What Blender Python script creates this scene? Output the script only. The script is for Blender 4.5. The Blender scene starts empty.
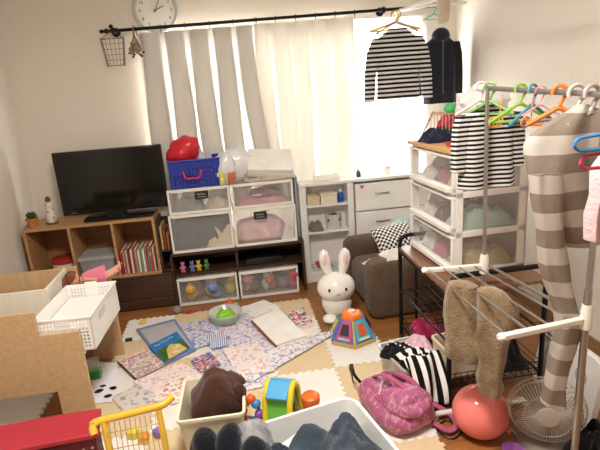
import bpy, math, random
from mathutils import Vector, Matrix, noise
random.seed(7)
PI=math.pi
R=math.radians
D=bpy.data
C=bpy.context.scene.collection
# ---------------------------------------------------------------- camera model
F=490.0; CAMH=1.42
YAW,PITCH,ROLL=R(7.236),R(15.633),R(4.152)
fw=Vector((math.sin(YAW)*math.cos(PITCH),math.cos(YAW)*math.cos(PITCH),-math.sin(PITCH)))
r0=Vector((math.cos(YAW),-math.sin(YAW),0)); d0=fw.cross(r0)
rt=math.cos(ROLL)*r0+math.sin(ROLL)*d0; dn=-math.sin(ROLL)*r0+math.cos(ROLL)*d0
cam=D.cameras.new('camera'); camo=D.objects.new('camera',cam); C.objects.link(camo)
camo.matrix_world=Matrix(((rt.x,-dn.x,-fw.x,0),(rt.y,-dn.y,-fw.y,0),(rt.z,-dn.z,-fw.z,CAMH),(0,0,0,1)))
cam.sensor_width=36; cam.lens=F*36/600; cam.clip_start=.02
bpy.context.scene.camera=camo
def ray(px,py): return rt*(px-300)+dn*(py-225)+fw*F
def fz(px,py,z=0):
    d=ray(px,py); return d*((z-CAMH)/d.z)+Vector((0,0,CAMH))
def ay(px,py,y):
    d=ray(px,py); return d*(y/d.y)+Vector((0,0,CAMH))
def ax(px,py,x):
    d=ray(px,py); return d*(x/d.x)+Vector((0,0,CAMH))
# ---------------------------------------------------------------- materials
def S(h):
    h=h.lstrip('#'); v=[int(h[i:i+2],16)/255 for i in (0,2,4)]
    return tuple(((c+.055)/1.055)**2.4 if c>.04045 else c/12.92 for c in v)
def newmat(name):
    m=D.materials.new(name); m.use_nodes=True; nt=m.node_tree
    return m,nt,nt.nodes['Principled BSDF'],nt.nodes['Material Output']
def c4(c,k=1): return (min(1,c[0]*k),min(1,c[1]*k),min(1,c[2]*k),1)
def N(nt,t,**kw):
    n=nt.nodes.new(t)
    for k,v in kw.items(): setattr(n,k,v)
    return n
_cache={}
def mat(h,rough=.55,var=.06,scale=9,bump=0,metal=0,spec=.4,bscale=None,sheen=0):
    key=('m',h,rough,var,scale,bump,metal,spec,bscale,sheen)
    if key in _cache: return _cache[key]
    m,nt,b,o=newmat('surface_'+h.strip('#')); c=S(h); L=nt.links
    tc=N(nt,'ShaderNodeTexCoord'); no=N(nt,'ShaderNodeTexNoise'); no.inputs['Scale'].default_value=scale; no.inputs['Detail'].default_value=4
    L.new(tc.outputs['Object'],no.inputs['Vector'])
    cr=N(nt,'ShaderNodeValToRGB'); cr.color_ramp.elements[0].position=.3; cr.color_ramp.elements[1].position=.7
    cr.color_ramp.elements[0].color=c4(c,1-var); cr.color_ramp.elements[1].color=c4(c,1+var)
    L.new(no.outputs['Fac'],cr.inputs['Fac']); L.new(cr.outputs['Color'],b.inputs['Base Color'])
    b.inputs['Roughness'].default_value=rough; b.inputs['Metallic'].default_value=metal; b.inputs['Specular IOR Level'].default_value=spec
    if sheen: b.inputs['Sheen Weight'].default_value=sheen
    if bump:
        n2=N(nt,'ShaderNodeTexNoise'); n2.inputs['Scale'].default_value=bscale or scale*6; n2.inputs['Detail'].default_value=5
        L.new(tc.outputs['Object'],n2.inputs['Vector'])
        bp=N(nt,'ShaderNodeBump'); bp.inputs['Strength'].default_value=bump; bp.inputs['Distance'].default_value=.01
        L.new(n2.outputs['Fac'],bp.inputs['Height']); L.new(bp.outputs['Normal'],b.inputs['Normal'])
    _cache[key]=m; return m
def fabric(h,bump=.5,var=.12): return mat(h,.9,var,14,bump,0,.15,90,.2)
def plastic(h,rough=.35): return mat(h,rough,.02,5,0,0,.5)
def metal(h,rough=.3): return mat(h,rough,.05,5,0,1)
def wood(h1,h2,axis='X',scale=6,rough=.5):
    key=('w',h1,h2,axis,scale,rough)
    if key in _cache: return _cache[key]
    m,nt,b,o=newmat('wood_grain'); L=nt.links
    tc=N(nt,'ShaderNodeTexCoord'); mp=N(nt,'ShaderNodeMapping'); s=[scale*4]*3; s['XYZ'.index(axis)]=scale*.35; mp.inputs['Scale'].default_value=s
    L.new(tc.outputs['Object'],mp.inputs['Vector'])
    no=N(nt,'ShaderNodeTexNoise'); no.inputs['Scale'].default_value=2.5; no.inputs['Detail'].default_value=6; no.inputs['Distortion'].default_value=.6
    L.new(mp.outputs['Vector'],no.inputs['Vector'])
    cr=N(nt,'ShaderNodeValToRGB'); cr.color_ramp.elements[0].position=.3; cr.color_ramp.elements[1].position=.72
    cr.color_ramp.elements[0].color=c4(S(h1)); cr.color_ramp.elements[1].color=c4(S(h2))
    L.new(no.outputs['Fac'],cr.inputs['Fac']); L.new(cr.outputs['Color'],b.inputs['Base Color']); b.inputs['Roughness'].default_value=rough
    _cache[key]=m; return m
def stripes(h1,h2,pitch,duty=.5,axis='Z',rough=.9,off=0,wob=.1):
    m,nt,b,o=newmat('striped_fabric'); L=nt.links
    tc=N(nt,'ShaderNodeTexCoord'); no=N(nt,'ShaderNodeTexNoise'); no.inputs['Scale'].default_value=7
    L.new(tc.outputs['Object'],no.inputs['Vector'])
    sp=N(nt,'ShaderNodeSeparateXYZ'); L.new(tc.outputs['Object'],sp.inputs['Vector'])
    ma=N(nt,'ShaderNodeMath',operation='MULTIPLY_ADD'); L.new(sp.outputs[axis],ma.inputs[0]); ma.inputs[1].default_value=1/pitch; ma.inputs[2].default_value=100+off
    mw=N(nt,'ShaderNodeMath',operation='MULTIPLY_ADD'); L.new(no.outputs['Fac'],mw.inputs[0]); mw.inputs[1].default_value=wob; L.new(ma.outputs[0],mw.inputs[2])
    fr=N(nt,'ShaderNodeMath',operation='FRACT'); L.new(mw.outputs[0],fr.inputs[0])
    gt=N(nt,'ShaderNodeMath',operation='GREATER_THAN'); L.new(fr.outputs[0],gt.inputs[0]); gt.inputs[1].default_value=duty
    mx=N(nt,'ShaderNodeMix',data_type='RGBA'); L.new(gt.outputs[0],mx.inputs[0]); mx.inputs[6].default_value=c4(S(h1)); mx.inputs[7].default_value=c4(S(h2))
    L.new(mx.outputs[2],b.inputs['Base Color']); b.inputs['Roughness'].default_value=rough; b.inputs['Specular IOR Level'].default_value=.15
    n2=N(nt,'ShaderNodeTexNoise'); n2.inputs['Scale'].default_value=120; L.new(tc.outputs['Object'],n2.inputs['Vector'])
    bp=N(nt,'ShaderNodeBump'); bp.inputs['Strength'].default_value=.18; bp.inputs['Distance'].default_value=.006
    L.new(n2.outputs['Fac'],bp.inputs['Height']); L.new(bp.outputs['Normal'],b.inputs['Normal'])
    return m
def checker(h1,h2,scale):
    m,nt,b,o=newmat('checked_fabric'); L=nt.links
    tc=N(nt,'ShaderNodeTexCoord'); mp=N(nt,'ShaderNodeMapping'); mp.inputs['Scale'].default_value=(1,0,1); mp.inputs['Location'].default_value=(0,.001,0)
    L.new(tc.outputs['Object'],mp.inputs['Vector'])
    ck=N(nt,'ShaderNodeTexChecker'); ck.inputs['Scale'].default_value=scale; ck.inputs['Color1'].default_value=c4(S(h1)); ck.inputs['Color2'].default_value=c4(S(h2))
    L.new(mp.outputs['Vector'],ck.inputs['Vector']); L.new(ck.outputs['Color'],b.inputs['Base Color']); b.inputs['Roughness'].default_value=.9
    return m
def printed(base,cols,scale=30,cover=.5,seed=0,stretch=(1,1,1)):
    """printed page: patches of ink of several colours over a paper base"""
    m,nt,b,o=newmat('printed_paper'); L=nt.links
    tc=N(nt,'ShaderNodeTexCoord'); mp=N(nt,'ShaderNodeMapping'); mp.inputs['Location'].default_value=(seed*3.1,seed*1.7,0); mp.inputs['Scale'].default_value=stretch
    L.new(tc.outputs['Object'],mp.inputs['Vector'])
    vo=N(nt,'ShaderNodeTexVoronoi'); vo.inputs['Scale'].default_value=scale; L.new(mp.outputs['Vector'],vo.inputs['Vector'])
    sp=N(nt,'ShaderNodeSeparateColor'); L.new(vo.outputs['Color'],sp.inputs[0])
    cr=N(nt,'ShaderNodeValToRGB'); cr.color_ramp.interpolation='CONSTANT'; e=cr.color_ramp.elements
    e[0].position=0; e[0].color=c4(S(cols[0])); e[1].position=1/len(cols); e[1].color=c4(S(cols[1%len(cols)]))
    for i in range(2,len(cols)):
        q=e.new(i/len(cols)); q.color=c4(S(cols[i]))
    L.new(sp.outputs[0],cr.inputs['Fac'])
    no=N(nt,'ShaderNodeTexNoise'); no.inputs['Scale'].default_value=scale*.8; no.inputs['Detail'].default_value=3; L.new(mp.outputs['Vector'],no.inputs['Vector'])
    lt=N(nt,'ShaderNodeMath',operation='LESS_THAN'); L.new(no.outputs['Fac'],lt.inputs[0]); lt.inputs[1].default_value=cover
    mx=N(nt,'ShaderNodeMix',data_type='RGBA'); L.new(lt.outputs[0],mx.inputs[0]); mx.inputs[6].default_value=c4(S(base)); L.new(cr.outputs['Color'],mx.inputs[7])
    L.new(mx.outputs[2],b.inputs['Base Color']); b.inputs['Roughness'].default_value=.45
    return m
def clear(h,opac=.4,rough=.25):
    key=('c',h,opac,rough)
    if key in _cache: return _cache[key]
    m,nt,b,o=newmat('clear_plastic'); L=nt.links
    tc=N(nt,'ShaderNodeTexCoord'); no=N(nt,'ShaderNodeTexNoise'); no.inputs['Scale'].default_value=6; L.new(tc.outputs['Object'],no.inputs['Vector'])
    cr=N(nt,'ShaderNodeValToRGB'); cr.color_ramp.elements[0].color=c4(S(h),.94); cr.color_ramp.elements[1].color=c4(S(h)); L.new(no.outputs['Fac'],cr.inputs['Fac'])
    L.new(cr.outputs['Color'],b.inputs['Base Color']); b.inputs['Roughness'].default_value=rough
    tr=N(nt,'ShaderNodeBsdfTransparent'); mx=N(nt,'ShaderNodeMixShader'); mx.inputs[0].default_value=opac
    L.new(tr.outputs[0],mx.inputs[1]); L.new(b.outputs[0],mx.inputs[2]); L.new(mx.outputs[0],o.inputs['Surface'])
    _cache[key]=m; return m
def cloth_trans(h,fac=.4,transp=0):
    m,nt,b,o=newmat('curtain_cloth'); L=nt.links
    tc=N(nt,'ShaderNodeTexCoord'); no=N(nt,'ShaderNodeTexNoise'); no.inputs['Scale'].default_value=40; L.new(tc.outputs['Object'],no.inputs['Vector'])
    cr=N(nt,'ShaderNodeValToRGB'); cr.color_ramp.elements[0].color=c4(S(h),.95); cr.color_ramp.elements[1].color=c4(S(h)); L.new(no.outputs['Fac'],cr.inputs['Fac'])
    L.new(cr.outputs['Color'],b.inputs['Base Color']); b.inputs['Roughness'].default_value=.9; b.inputs['Specular IOR Level'].default_value=.1
    tl=N(nt,'ShaderNodeBsdfTranslucent'); L.new(cr.outputs['Color'],tl.inputs['Color'])
    mx=N(nt,'ShaderNodeMixShader'); mx.inputs[0].default_value=fac; L.new(b.outputs[0],mx.inputs[1]); L.new(tl.outputs[0],mx.inputs[2])
    last=mx
    if transp:
        tr=N(nt,'ShaderNodeBsdfTransparent'); m2=N(nt,'ShaderNodeMixShader'); m2.inputs[0].default_value=transp
        L.new(mx.outputs[0],m2.inputs[1]); L.new(tr.outputs[0],m2.inputs[2]); last=m2
    L.new(last.outputs[0],o.inputs['Surface']); return m
def emit(h,s):
    m,nt,b,o=newmat('lamp_glow'); b.inputs['Base Color'].default_value=c4(S(h)); b.inputs['Emission Color'].default_value=c4(S(h)); b.inputs['Emission Strength'].default_value=s; return m
# ---------------------------------------------------------------- mesh builder
def V(*a): return Vector(a)
class MB:
    def __init__(s): s.v=[]; s.f=[]; s.m=[]; s.cur=0
    def add(s,vs,fs):
        o=len(s.v); s.v+= [tuple(p) for p in vs]
        for f in fs: s.f.append(tuple(o+i for i in f)); s.m.append(s.cur)
        return s
    def box(s,c,d,rz=0,M=None):
        hx,hy,hz=d[0]/2,d[1]/2,d[2]/2
        vs=[V(x,y,z) for x in (-hx,hx) for y in (-hy,hy) for z in (-hz,hz)]
        if rz: q=Matrix.Rotation(rz,3,'Z'); vs=[q@p for p in vs]
        if M is not None: vs=[M@p for p in vs]
        c=V(*c)
        return s.add([p+c for p in vs],[(0,1,3,2),(4,6,7,5),(0,4,5,1),(2,3,7,6),(0,2,6,4),(1,5,7,3)])
    def bx(s,x0,x1,y0,y1,z0,z1): return s.box(((x0+x1)/2,(y0+y1)/2,(z0+z1)/2),(x1-x0,y1-y0,z1-z0))
    def tube(s,pts,r,seg=8,closed=False):
        pts=[V(*p) for p in pts]; n=len(pts); rings=[]; up=None
        rr=r if isinstance(r,(list,tuple)) else [r]*n
        for i,p in enumerate(pts):
            a=pts[(i-1)%n] if (i>0 or closed) else p; b=pts[(i+1)%n] if (i<n-1 or closed) else p
            t=(b-a).normalized()
            if up is None: up=V(0,0,1) if abs(t.z)<.9 else V(1,0,0)
            x=(up-t*up.dot(t)); x=x.normalized() if x.length>1e-6 else t.orthogonal().normalized()
            up=x; y=t.cross(x)
            rings.append([p+(x*math.cos(2*PI*k/seg)+y*math.sin(2*PI*k/seg))*rr[i] for k in range(seg)])
        return s.loft(rings,not closed,closed)
    def loft(s,rings,cap=True,closed=False):
        n=len(rings[0]); vs=[p for r in rings for p in r]; fs=[]
        m=len(rings)
        for i in range(m if closed else m-1):
            j=(i+1)%m
            for k in range(n): fs.append((i*n+k,i*n+(k+1)%n,j*n+(k+1)%n,j*n+k))
        if cap: fs.append(tuple(range(n))[::-1]); fs.append(tuple((m-1)*n+k for k in range(n)))
        return s.add(vs,fs)
    def lathe(s,prof,seg=24,c=(0,0,0),M=None,cap=True):
        c=V(*c); rings=[]
        for r,z in prof:
            ring=[V(r*math.cos(2*PI*k/seg),r*math.sin(2*PI*k/seg),z) for k in range(seg)]
            if M is not None: ring=[M@p for p in ring]
            rings.append([p+c for p in ring])
        return s.loft(rings,cap)
    def ell(s,c,r,seg=16,M=None,fn=None):
        c=V(*c); rings=[]; nv=max(6,seg//2)
        for i in range(nv+1):
            t=PI*(i/nv); t=min(max(t,.02),PI-.02)
            ring=[]
            for k in range(seg):
                a=2*PI*k/seg; u=V(math.sin(t)*math.cos(a),math.sin(t)*math.sin(a),-math.cos(t))
                p=V(u.x*r[0],u.y*r[1],u.z*r[2])
                if fn: p=p*fn(u)
                if M is not None: p=M@p
                ring.append(p+c)
            rings.append(ring)
        return s.loft(rings)
    def prism(s,poly,z0,z1):
        n=len(poly); vs=[V(x,y,z0) for x,y in poly]+[V(x,y,z1) for x,y in poly]
        return s.add(vs,[tuple(range(n))[::-1],tuple(n+k for k in range(n))]+[(k,(k+1)%n,n+(k+1)%n,n+k) for k in range(n)])
    def grid(s,fn,nu,nv):
        vs=[V(*fn(i/nu,j/nv)) for i in range(nu+1) for j in range(nv+1)]
        return s.add(vs,[(i*(nv+1)+j,(i+1)*(nv+1)+j,(i+1)*(nv+1)+j+1,i*(nv+1)+j+1) for i in range(nu) for j in range(nv)])
    def build(s,name,ma,parent=None,loc=(0,0,0),rz=0,bev=0,sub=0,solid=0,rot=None,label=None,smooth=True,recalc=True):
        me=D.meshes.new(name); me.from_pydata(s.v,[],s.f); me.update()
        mats=ma if isinstance(ma,(list,tuple)) else [ma]
        for q in mats: me.materials.append(q)
        for i,p in enumerate(me.polygons): p.material_index=s.m[i]; p.use_smooth=smooth
        if recalc:
            import bmesh
            bm=bmesh.new(); bm.from_mesh(me); bmesh.ops.recalc_face_normals(bm,faces=bm.faces[:]); bm.to_mesh(me); bm.free()
        if smooth: me.set_sharp_from_angle(angle=.75)
        o=D.objects.new(name,me); C.objects.link(o); o.location=loc
        o.rotation_euler=rot if rot else (0,0,rz)
        if parent: o.parent=parent
        if bev:
            b=o.modifiers.new('bevel','BEVEL'); b.width=bev; b.segments=2; b.limit_method='ANGLE'
        if solid:
            b=o.modifiers.new('thickness','SOLIDIFY'); b.thickness=solid; b.offset=0
        if sub:
            b=o.modifiers.new('smooth','SUBSURF'); b.levels=sub; b.render_levels=sub
        if label: o['label']=label
        return o
def T(name,label,cat,loc=(0,0,0),rz=0,group=None,rot=None):
    o=D.objects.new(name,None); C.objects.link(o); o.location=loc; o.rotation_euler=rot if rot else (0,0,rz); o.empty_display_size=.05
    return tag(o,label,cat,group)
def tag(o,label,cat,group=None):
    o['label']=label; o['category']=cat
    if group: o['group']=group
    return o
def struct(o): o['kind']='structure'; return o
def arc(c,r,a0,a1,n,plane='XZ'):
    out=[]
    for i in range(n+1):
        a=a0+(a1-a0)*i/n; u,w=r*math.cos(a),r*math.sin(a)
        out.append((c[0]+u,c[1],c[2]+w) if plane=='XZ' else ((c[0],c[1]+u,c[2]+w) if plane=='YZ' else (c[0]+u,c[1]+w,c[2])))
    return out
def rpath(pts,r,n=4):
    """polyline with rounded corners"""
    pts=[V(*p) for p in pts]; out=[pts[0]]
    for i in range(1,len(pts)-1):
        a,b,c=pts[i-1],pts[i],pts[i+1]; p=b+(a-b).normalized()*r; q=b+(c-b).normalized()*r
        for k in range(n+1):
            t=k/n; out.append(p*(1-t)**2+b*2*t*(1-t)+q*t*t)
    out.append(pts[-1]); return out
def smooth(pts,n=6):
    pts=[V(*p) for p in pts]; out=[]
    for i in range(len(pts)-1):
        a,b,c,d=pts[max(i-1,0)],pts[i],pts[i+1],pts[min(i+2,len(pts)-1)]
        for k in range(n):
            t=k/n; out.append(.5*((2*b)+(c-a)*t+(2*a-5*b+4*c-d)*t*t+(3*b-a-3*c+d)*t**3))
    return out+[pts[-1]]
def rrect(w,d,r,n=4,cx=0,cy=0):
    out=[]
    for sx,sy,a in ((1,1,0),(-1,1,PI/2),(-1,-1,PI),(1,-1,3*PI/2)):
        for k in range(n+1):
            t=a+PI/2*k/n; out.append((cx+sx*(w/2-r)+r*math.cos(t),cy+sy*(d/2-r)+r*math.sin(t)))
    return out
def heap(w,d,h,seed,nu=36,nv=30,fold=1.0,rough=.35):
    """crumpled cloth lying in a pile; flat underneath"""
    mb=MB(); o=V(seed*7.3,seed*3.9,seed*1.3)
    def top(u,v):
        x,y=(u-.5)*2,(v-.5)*2
        e=max(0,1-abs(x)**3.0)*max(0,1-abs(y)**3.0)
        n1=noise.noise(V(x*1.6,y*1.6,0)+o); n2=1-abs(noise.noise(V(x*2.1+.7*n1,y*2.6,2)+o))*2; n3=noise.noise(V(x*8,y*8,5)+o)
        z=h*e**.6*(.6+rough*n1+.28*fold*(n2-.5)+.05*n3)
        wob=1+.10*noise.noise(V(x*2,y*2,9)+o)
        return (x*w/2*wob,y*d/2*wob,max(.002,z))
    mb.grid(top,nu,nv)
    def bot(u,v):
        p=top(u,v); return (p[0],p[1],0)
    mb.grid(bot,nu,nv)
    return mb
def lump(w,d,h,seed,fold=1.0,seg=48):
    """bundled cloth: rounded body with long soft folds, flat underneath"""
    o=V(seed*5.7,seed*2.3,seed*9.1); mb=MB()
    def fn(u):
        a=noise.noise(u*1.3+o); q=V(u.x*1.2,u.y*4.5,u.z*1.6)+o; rg=1-2*abs(noise.noise(q+V(a,a,a)*.5))
        return .95+.16*a+.085*fold*rg+.02*noise.noise(u*9+o)
    mb.ell((0,0,h*.45),(w/2,d/2,h*.55),seg,fn=fn); mb.v=[(x,y,max(0,z)) for x,y,z in mb.v]
    return mb
def puff(a,r=.04,n=.012,sd=0,seg=12):
    """upholstered rounded block"""
    x0,x1,y0,y1,z0,z1=a; cx,cy,cz=(x0+x1)/2,(y0+y1)/2,(z0+z1)/2; hx,hy,hz=(x1-x0)/2,(y1-y0)/2,(z1-z0)/2
    mb=MB()
    def q(u,v,ax_,sg):
        a_=[0,0,0]; a_[ax_]=sg; a_[(ax_+1)%3]=u*2-1; a_[(ax_+2)%3]=v*2-1
        p=V(a_[0]*hx,a_[1]*hy,a_[2]*hz); c=V(max(-hx+r,min(hx-r,p.x)),max(-hy+r,min(hy-r,p.y)),max(-hz+r,min(hz-r,p.z)))
        d=p-c; p=c+(d.normalized()*r if d.length>1e-6 else d)
        bul=(1-a_[0]**2 if ax_!=0 else 1)*(1-a_[1]**2 if ax_!=1 else 1)*(1-a_[2]**2 if ax_!=2 else 1)
        nn=noise.noise(p*9+V(sd,0,0))*n
        v3=V(*[sg if i==ax_ else 0 for i in range(3)])
        p=p+v3*(bul*.014+nn*bul); return (p.x+cx,p.y+cy,max(z0,p.z+cz))
    for ax_ in range(3):
        for sg in (-1,1): mb.grid(lambda u,v:q(u,v,ax_,sg),seg,seg)
    return mb
def tray(w,d,h,t=.006,r=.02,taper=.9,rim=.008):
    """open box with rounded corners, wall thickness and a rolled rim; bottom at z=0"""
    mb=MB()
    def ring(k,z,ins): return [V(x,y,z) for x,y in rrect(w*k-2*ins,d*k-2*ins,max(.004,r-ins))]
    mb.loft([ring(taper,0,0),ring(1,h-.012,0),ring(1,h-.012,-rim),ring(1,h,-rim),ring(1,h,t),ring(taper,.006,t)])
    return mb
def perfo(mb,p0,ux,uz,w,h,nx,nz,m0,mz0,fill,t,nrm,skip=None):
    """panel with square holes: p0 corner, ux/uz unit vectors; holes nx*nz between margins"""
    p0=V(*p0); ux=V(*ux); uz=V(*uz); nrm=V(*nrm)
    xs=[0]; zs=[0]
    cw=(w-2*m0)/nx; ch=(h-2*mz0)/nz
    for i in range(nx): xs+= [m0+cw*(i+.5-fill/2),m0+cw*(i+.5+fill/2)]
    for i in range(nz): zs+= [mz0+ch*(i+.5-fill/2),mz0+ch*(i+.5+fill/2)]
    xs.append(w); zs.append(h)
    for i in range(len(xs)-1):
        for j in range(len(zs)-1):
            if i%2==1 and j%2==1 and not (skip and skip((i-1)//2,(j-1)//2)): continue
            a=[p0+ux*xs[i+q]+uz*zs[j+w_] for q,w_ in ((0,0),(1,0),(1,1),(0,1))]
            b=[p+nrm*t for p in a]
            mb.add(a+b,[(3,2,1,0),(4,5,6,7),(0,1,5,4),(1,2,6,5),(2,3,7,6),(3,0,4,7)])
def text(body,size,m,parent,loc,rot,name,depth=.001):
    cu=D.curves.new('txt','FONT'); cu.body=body; cu.size=size; cu.align_x='CENTER'; cu.align_y='CENTER'; cu.extrude=depth
    o=D.objects.new('txt',cu); C.objects.link(o); dg=bpy.context.evaluated_depsgraph_get(); dg.update()
    me=D.meshes.new_from_object(o.evaluated_get(dg)); D.objects.remove(o); me.materials.clear(); me.materials.append(m)
    q=D.objects.new(name,me); C.objects.link(q); q.location=loc; q.rotation_euler=rot
    if parent: q.parent=parent
    return q
white=plastic('#eeebe6'); whiter=plastic('#f6f4f0'); black=plastic('#141414',.4); blackm=mat('#161618',.4,.05,5,0,.3)
steel=metal('#b9b4ac',.28); cream=plastic('#efe3c8',.4)
# ================================================================ ROOM
XL,XR,YB,YF,ZC=-1.45,1.75,3.70,-1.3,2.42
wallm=mat('#e8e0d4',.9,.015,30,.12,0,.2,180)
def floor_mat():
    m,nt,b,o=newmat('floor_boards'); L=nt.links
    tc=N(nt,'ShaderNodeTexCoord'); mp=N(nt,'ShaderNodeMapping'); L.new(tc.outputs['Object'],mp.inputs['Vector'])
    br=N(nt,'ShaderNodeTexBrick'); br.inputs['Scale'].default_value=1; br.inputs['Brick Width'].default_value=.9; br.inputs['Row Height'].default_value=.075; br.inputs['Mortar Size'].default_value=.0012
    br.inputs['Color1'].default_value=c4(S('#a9713f')); br.inputs['Color2'].default_value=c4(S('#94602f')); br.inputs['Mortar'].default_value=c4(S('#4e3018'))
    L.new(mp.outputs[0],br.inputs['Vector'])
    m2=N(nt,'ShaderNodeMapping'); m2.inputs['Scale'].default_value=(3,40,1); L.new(tc.outputs['Object'],m2.inputs['Vector'])
    no=N(nt,'ShaderNodeTexNoise'); no.inputs['Scale'].default_value=2; no.inputs['Detail'].default_value=5; L.new(m2.outputs[0],no.inputs['Vector'])
    cr=N(nt,'ShaderNodeValToRGB'); cr.color_ramp.elements[0].color=(.6,.6,.6,1); cr.color_ramp.elements[1].color=(1.15,1.15,1.15,1); L.new(no.outputs['Fac'],cr.inputs['Fac'])
    mx=N(nt,'ShaderNodeMix',data_type='RGBA',blend_type='MULTIPLY'); mx.inputs[0].default_value=1; L.new(br.outputs['Color'],mx.inputs[6]); L.new(cr.outputs['Color'],mx.inputs[7])
    L.new(mx.outputs[2],b.inputs['Base Color']); b.inputs['Roughness'].default_value=.38
    return m
struct(MB().bx(XL-.1,XR+.1,YF-.1,YB+.1,-.1,0).build('floor',floor_mat()))
struct(MB().bx(XL-.1,XR+.1,YF-.1,YB+.1,ZC,ZC+.1).build('ceiling',mat('#f4f0e8',.9,.01,20)))
struct(MB().bx(XL-.1,XL,YF,YB,0,ZC).build('wall_left',wallm))
struct(MB().bx(XR,XR+.1,YF,YB,0,ZC).build('wall_right',wallm))
struct(MB().bx(XL-.1,XR+.1,YF-.1,YF,0,ZC).build('wall_rear',wallm))
WX0,WX1,WZ0,WZ1=-.50,1.50,.62,1.80
w=MB(); w.bx(XL-.1,WX0,YB,YB+.1,0,ZC); w.bx(WX1,XR+.1,YB,YB+.1,0,ZC); w.bx(WX0,WX1,YB,YB+.1,0,WZ0); w.bx(WX0,WX1,YB,YB+.1,WZ1,ZC)
struct(w.build('wall_back',wallm))
w=MB()
for a in ((WX0,WX1,WZ0,WZ0+.04),(WX0,WX1,WZ1-.04,WZ1),(WX0,WX0+.04,WZ0,WZ1),(WX1-.04,WX1,WZ0,WZ1),(.475,.525,WZ0,WZ1)): w.bx(a[0],a[1],YB+.02,YB+.07,a[2],a[3])
win=struct(w.build('window_1',plastic('#dcdad6')))
MB().bx(WX0+.03,WX1-.03,YB+.042,YB+.046,WZ0+.03,WZ1-.03).build('pane',clear('#ffffff',.06,.02),win)
bbm=wood('#8a6a48','#a07d58','X')
struct(MB().bx(XL,XR,YB-.012,YB,0,.07).build('baseboard_back',bbm))
struct(MB().bx(XL,XL+.012,YF,YB-.012,0,.07).build('baseboard_left',bbm))
struct(MB().bx(XR-.012,XR,YF,YB-.012,0,.07).build('baseboard_right',bbm))
# ceiling lamp (above the frame)
t=T('ceiling_light','round flat white ceiling lamp above the play mats','lamp',(.0,1.05,ZC))
MB().lathe([(.24,0),(.25,-.03),(.24,-.045)],32).build('housing',white,t)
MB().lathe([(.235,-.045),(.2,-.075),(.05,-.09)],32).build('diffuser',emit('#fff3df',2.5),t)
# ================================================================ CURTAINS AND ROD
RZ=1.872; RY=3.60
rodm=mat('#1d1a19',.4,.05,6,0,.6)
t=T('curtain_rod','black curtain rod across the back wall with finial at left end','curtain rod',(-.72,RY,1.865))
rslope=(1.905-1.865)/1.935
def rz_at(x): return 1.865+(x+.72)*rslope
MB().tube([(0,0,0),(2.28,0,2.28*rslope)],.011,10).build('pole',rodm,t)
f=MB(); f.lathe([(.004,-.06),(.016,-.045),(.008,-.03),(.02,-.012),(.011,0)],12,M=Matrix.Rotation(PI/2,3,'Y')); f.ell((.02,0,.028),(.014,.014,.014),10); f.tube([(.02,0,0),(.02,0,.03)],.006)
f.build('finial',rodm,t)
for bx_ in (.03,1.88):
    b=MB(); b.tube([(bx_,0,bx_*rslope),(bx_,.09,bx_*rslope)],.01); b.ell((bx_,0,bx_*rslope),(.018,.018,.022),10); b.lathe([(.03,0),(.03,.008)],14,(bx_,.09,bx_*rslope),Matrix.Rotation(-PI/2,3,'X')); b.build('bracket',rodm,t)
curtm=cloth_trans('#d6d2ca',.13); curtm2=cloth_trans('#e4ded2',.085)
def curtain(name,label,x0,x1,zb,per,amp,y,ph=0,flare=0,seed=0,light_block=True):
    n=int(round((x1-x0)/per)); top=rz_at((x0+x1)/2)-.02
    t=T(name,label,'curtain',(x0,y,0),group=None)
    mb=MB(); nu=n*26
    def fn(a,b):
        s=a*n; u=(s+ph)%1; base=math.floor(s+ph)-ph
        zt=1-b   # b=0 top
        env=min(1,.32+1.6*b)
        k=.09*env; mm=.17*env
        uu=u
        xx=base+uu+k*math.sin(4*PI*uu)-mm*math.sin(2*PI*uu)
        am=amp*(.35+.75*min(1,b*2.2))*(1+.25*noise.noise(V(base*1.7+seed,b*1.2,0)))
        yy=-am*(1-math.cos(2*PI*uu))/2
        xx+= .35*b*noise.noise(V(base*.9+seed,b*1.5,3))
        yy+= .012*noise.noise(V(s*.8,b*3,seed))
        x=xx*per+flare*b*b*(a-.35)
        z=(rz_at(x0+xx*per)-.028)*(1-b)+zb*b
        return (x,yy,z)
    mb.grid(fn,nu,26); mb.build('panel',curtm if light_block else curtm2,t,recalc=False)
    if light_block:   # added unseen back layer, holds back window light so strips between pleats stay bright
        lb=MB()
        for i in range(n+1):
            def fb(a,b,i=i):
                u=.16+.68*a; p_=fn((i-ph+u)/n if 0<=(i-ph+u)/n<=1 else min(1,max(0,(i-ph+u)/n)),b); return (p_[0],p_[1]+.012,p_[2])
            lb.grid(fb,8,20)
        lb.build('pleat_light_block',curtm,t,recalc=False)
    for i in range(n+1):
        xx=i*per; zt=rz_at(x0+xx)
        r=MB(); r.tube(arc((xx,RY-y,zt),.016,0,2*PI,12,'YZ')[:-1],.0025,6,True); r.tube([(xx,RY-y,zt-.016),(xx,-.002,zt-.04)],.002,6); r.build('ring',rodm,t)
    return t
curtain('curtain','beige pleated curtain hanging behind the blue basket and drawers',-.545,.26,.60,.161,.095,3.63,.0,.14,1)
curtain('curtain','narrow bunched beige curtain between the wide curtain and white sheer',.25,.94,.60,.14,.08,3.62,.3,0,5,False)
t=T('sheer_curtain','thin white sheer curtain glowing at the right part of the window','curtain',(.3,3.655,0))
mb=MB(); mb.grid(lambda a,b:(a*1.2,.014*math.sin(a*60),1.86*(1-b)+.62*b),150,6); mb.build('panel',cloth_trans('#ffffff',.6,.25),t,recalc=False)
MB().tube([(0,0,1.862),(1.2,0,1.862)],.006).build('rail',white,t)
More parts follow.
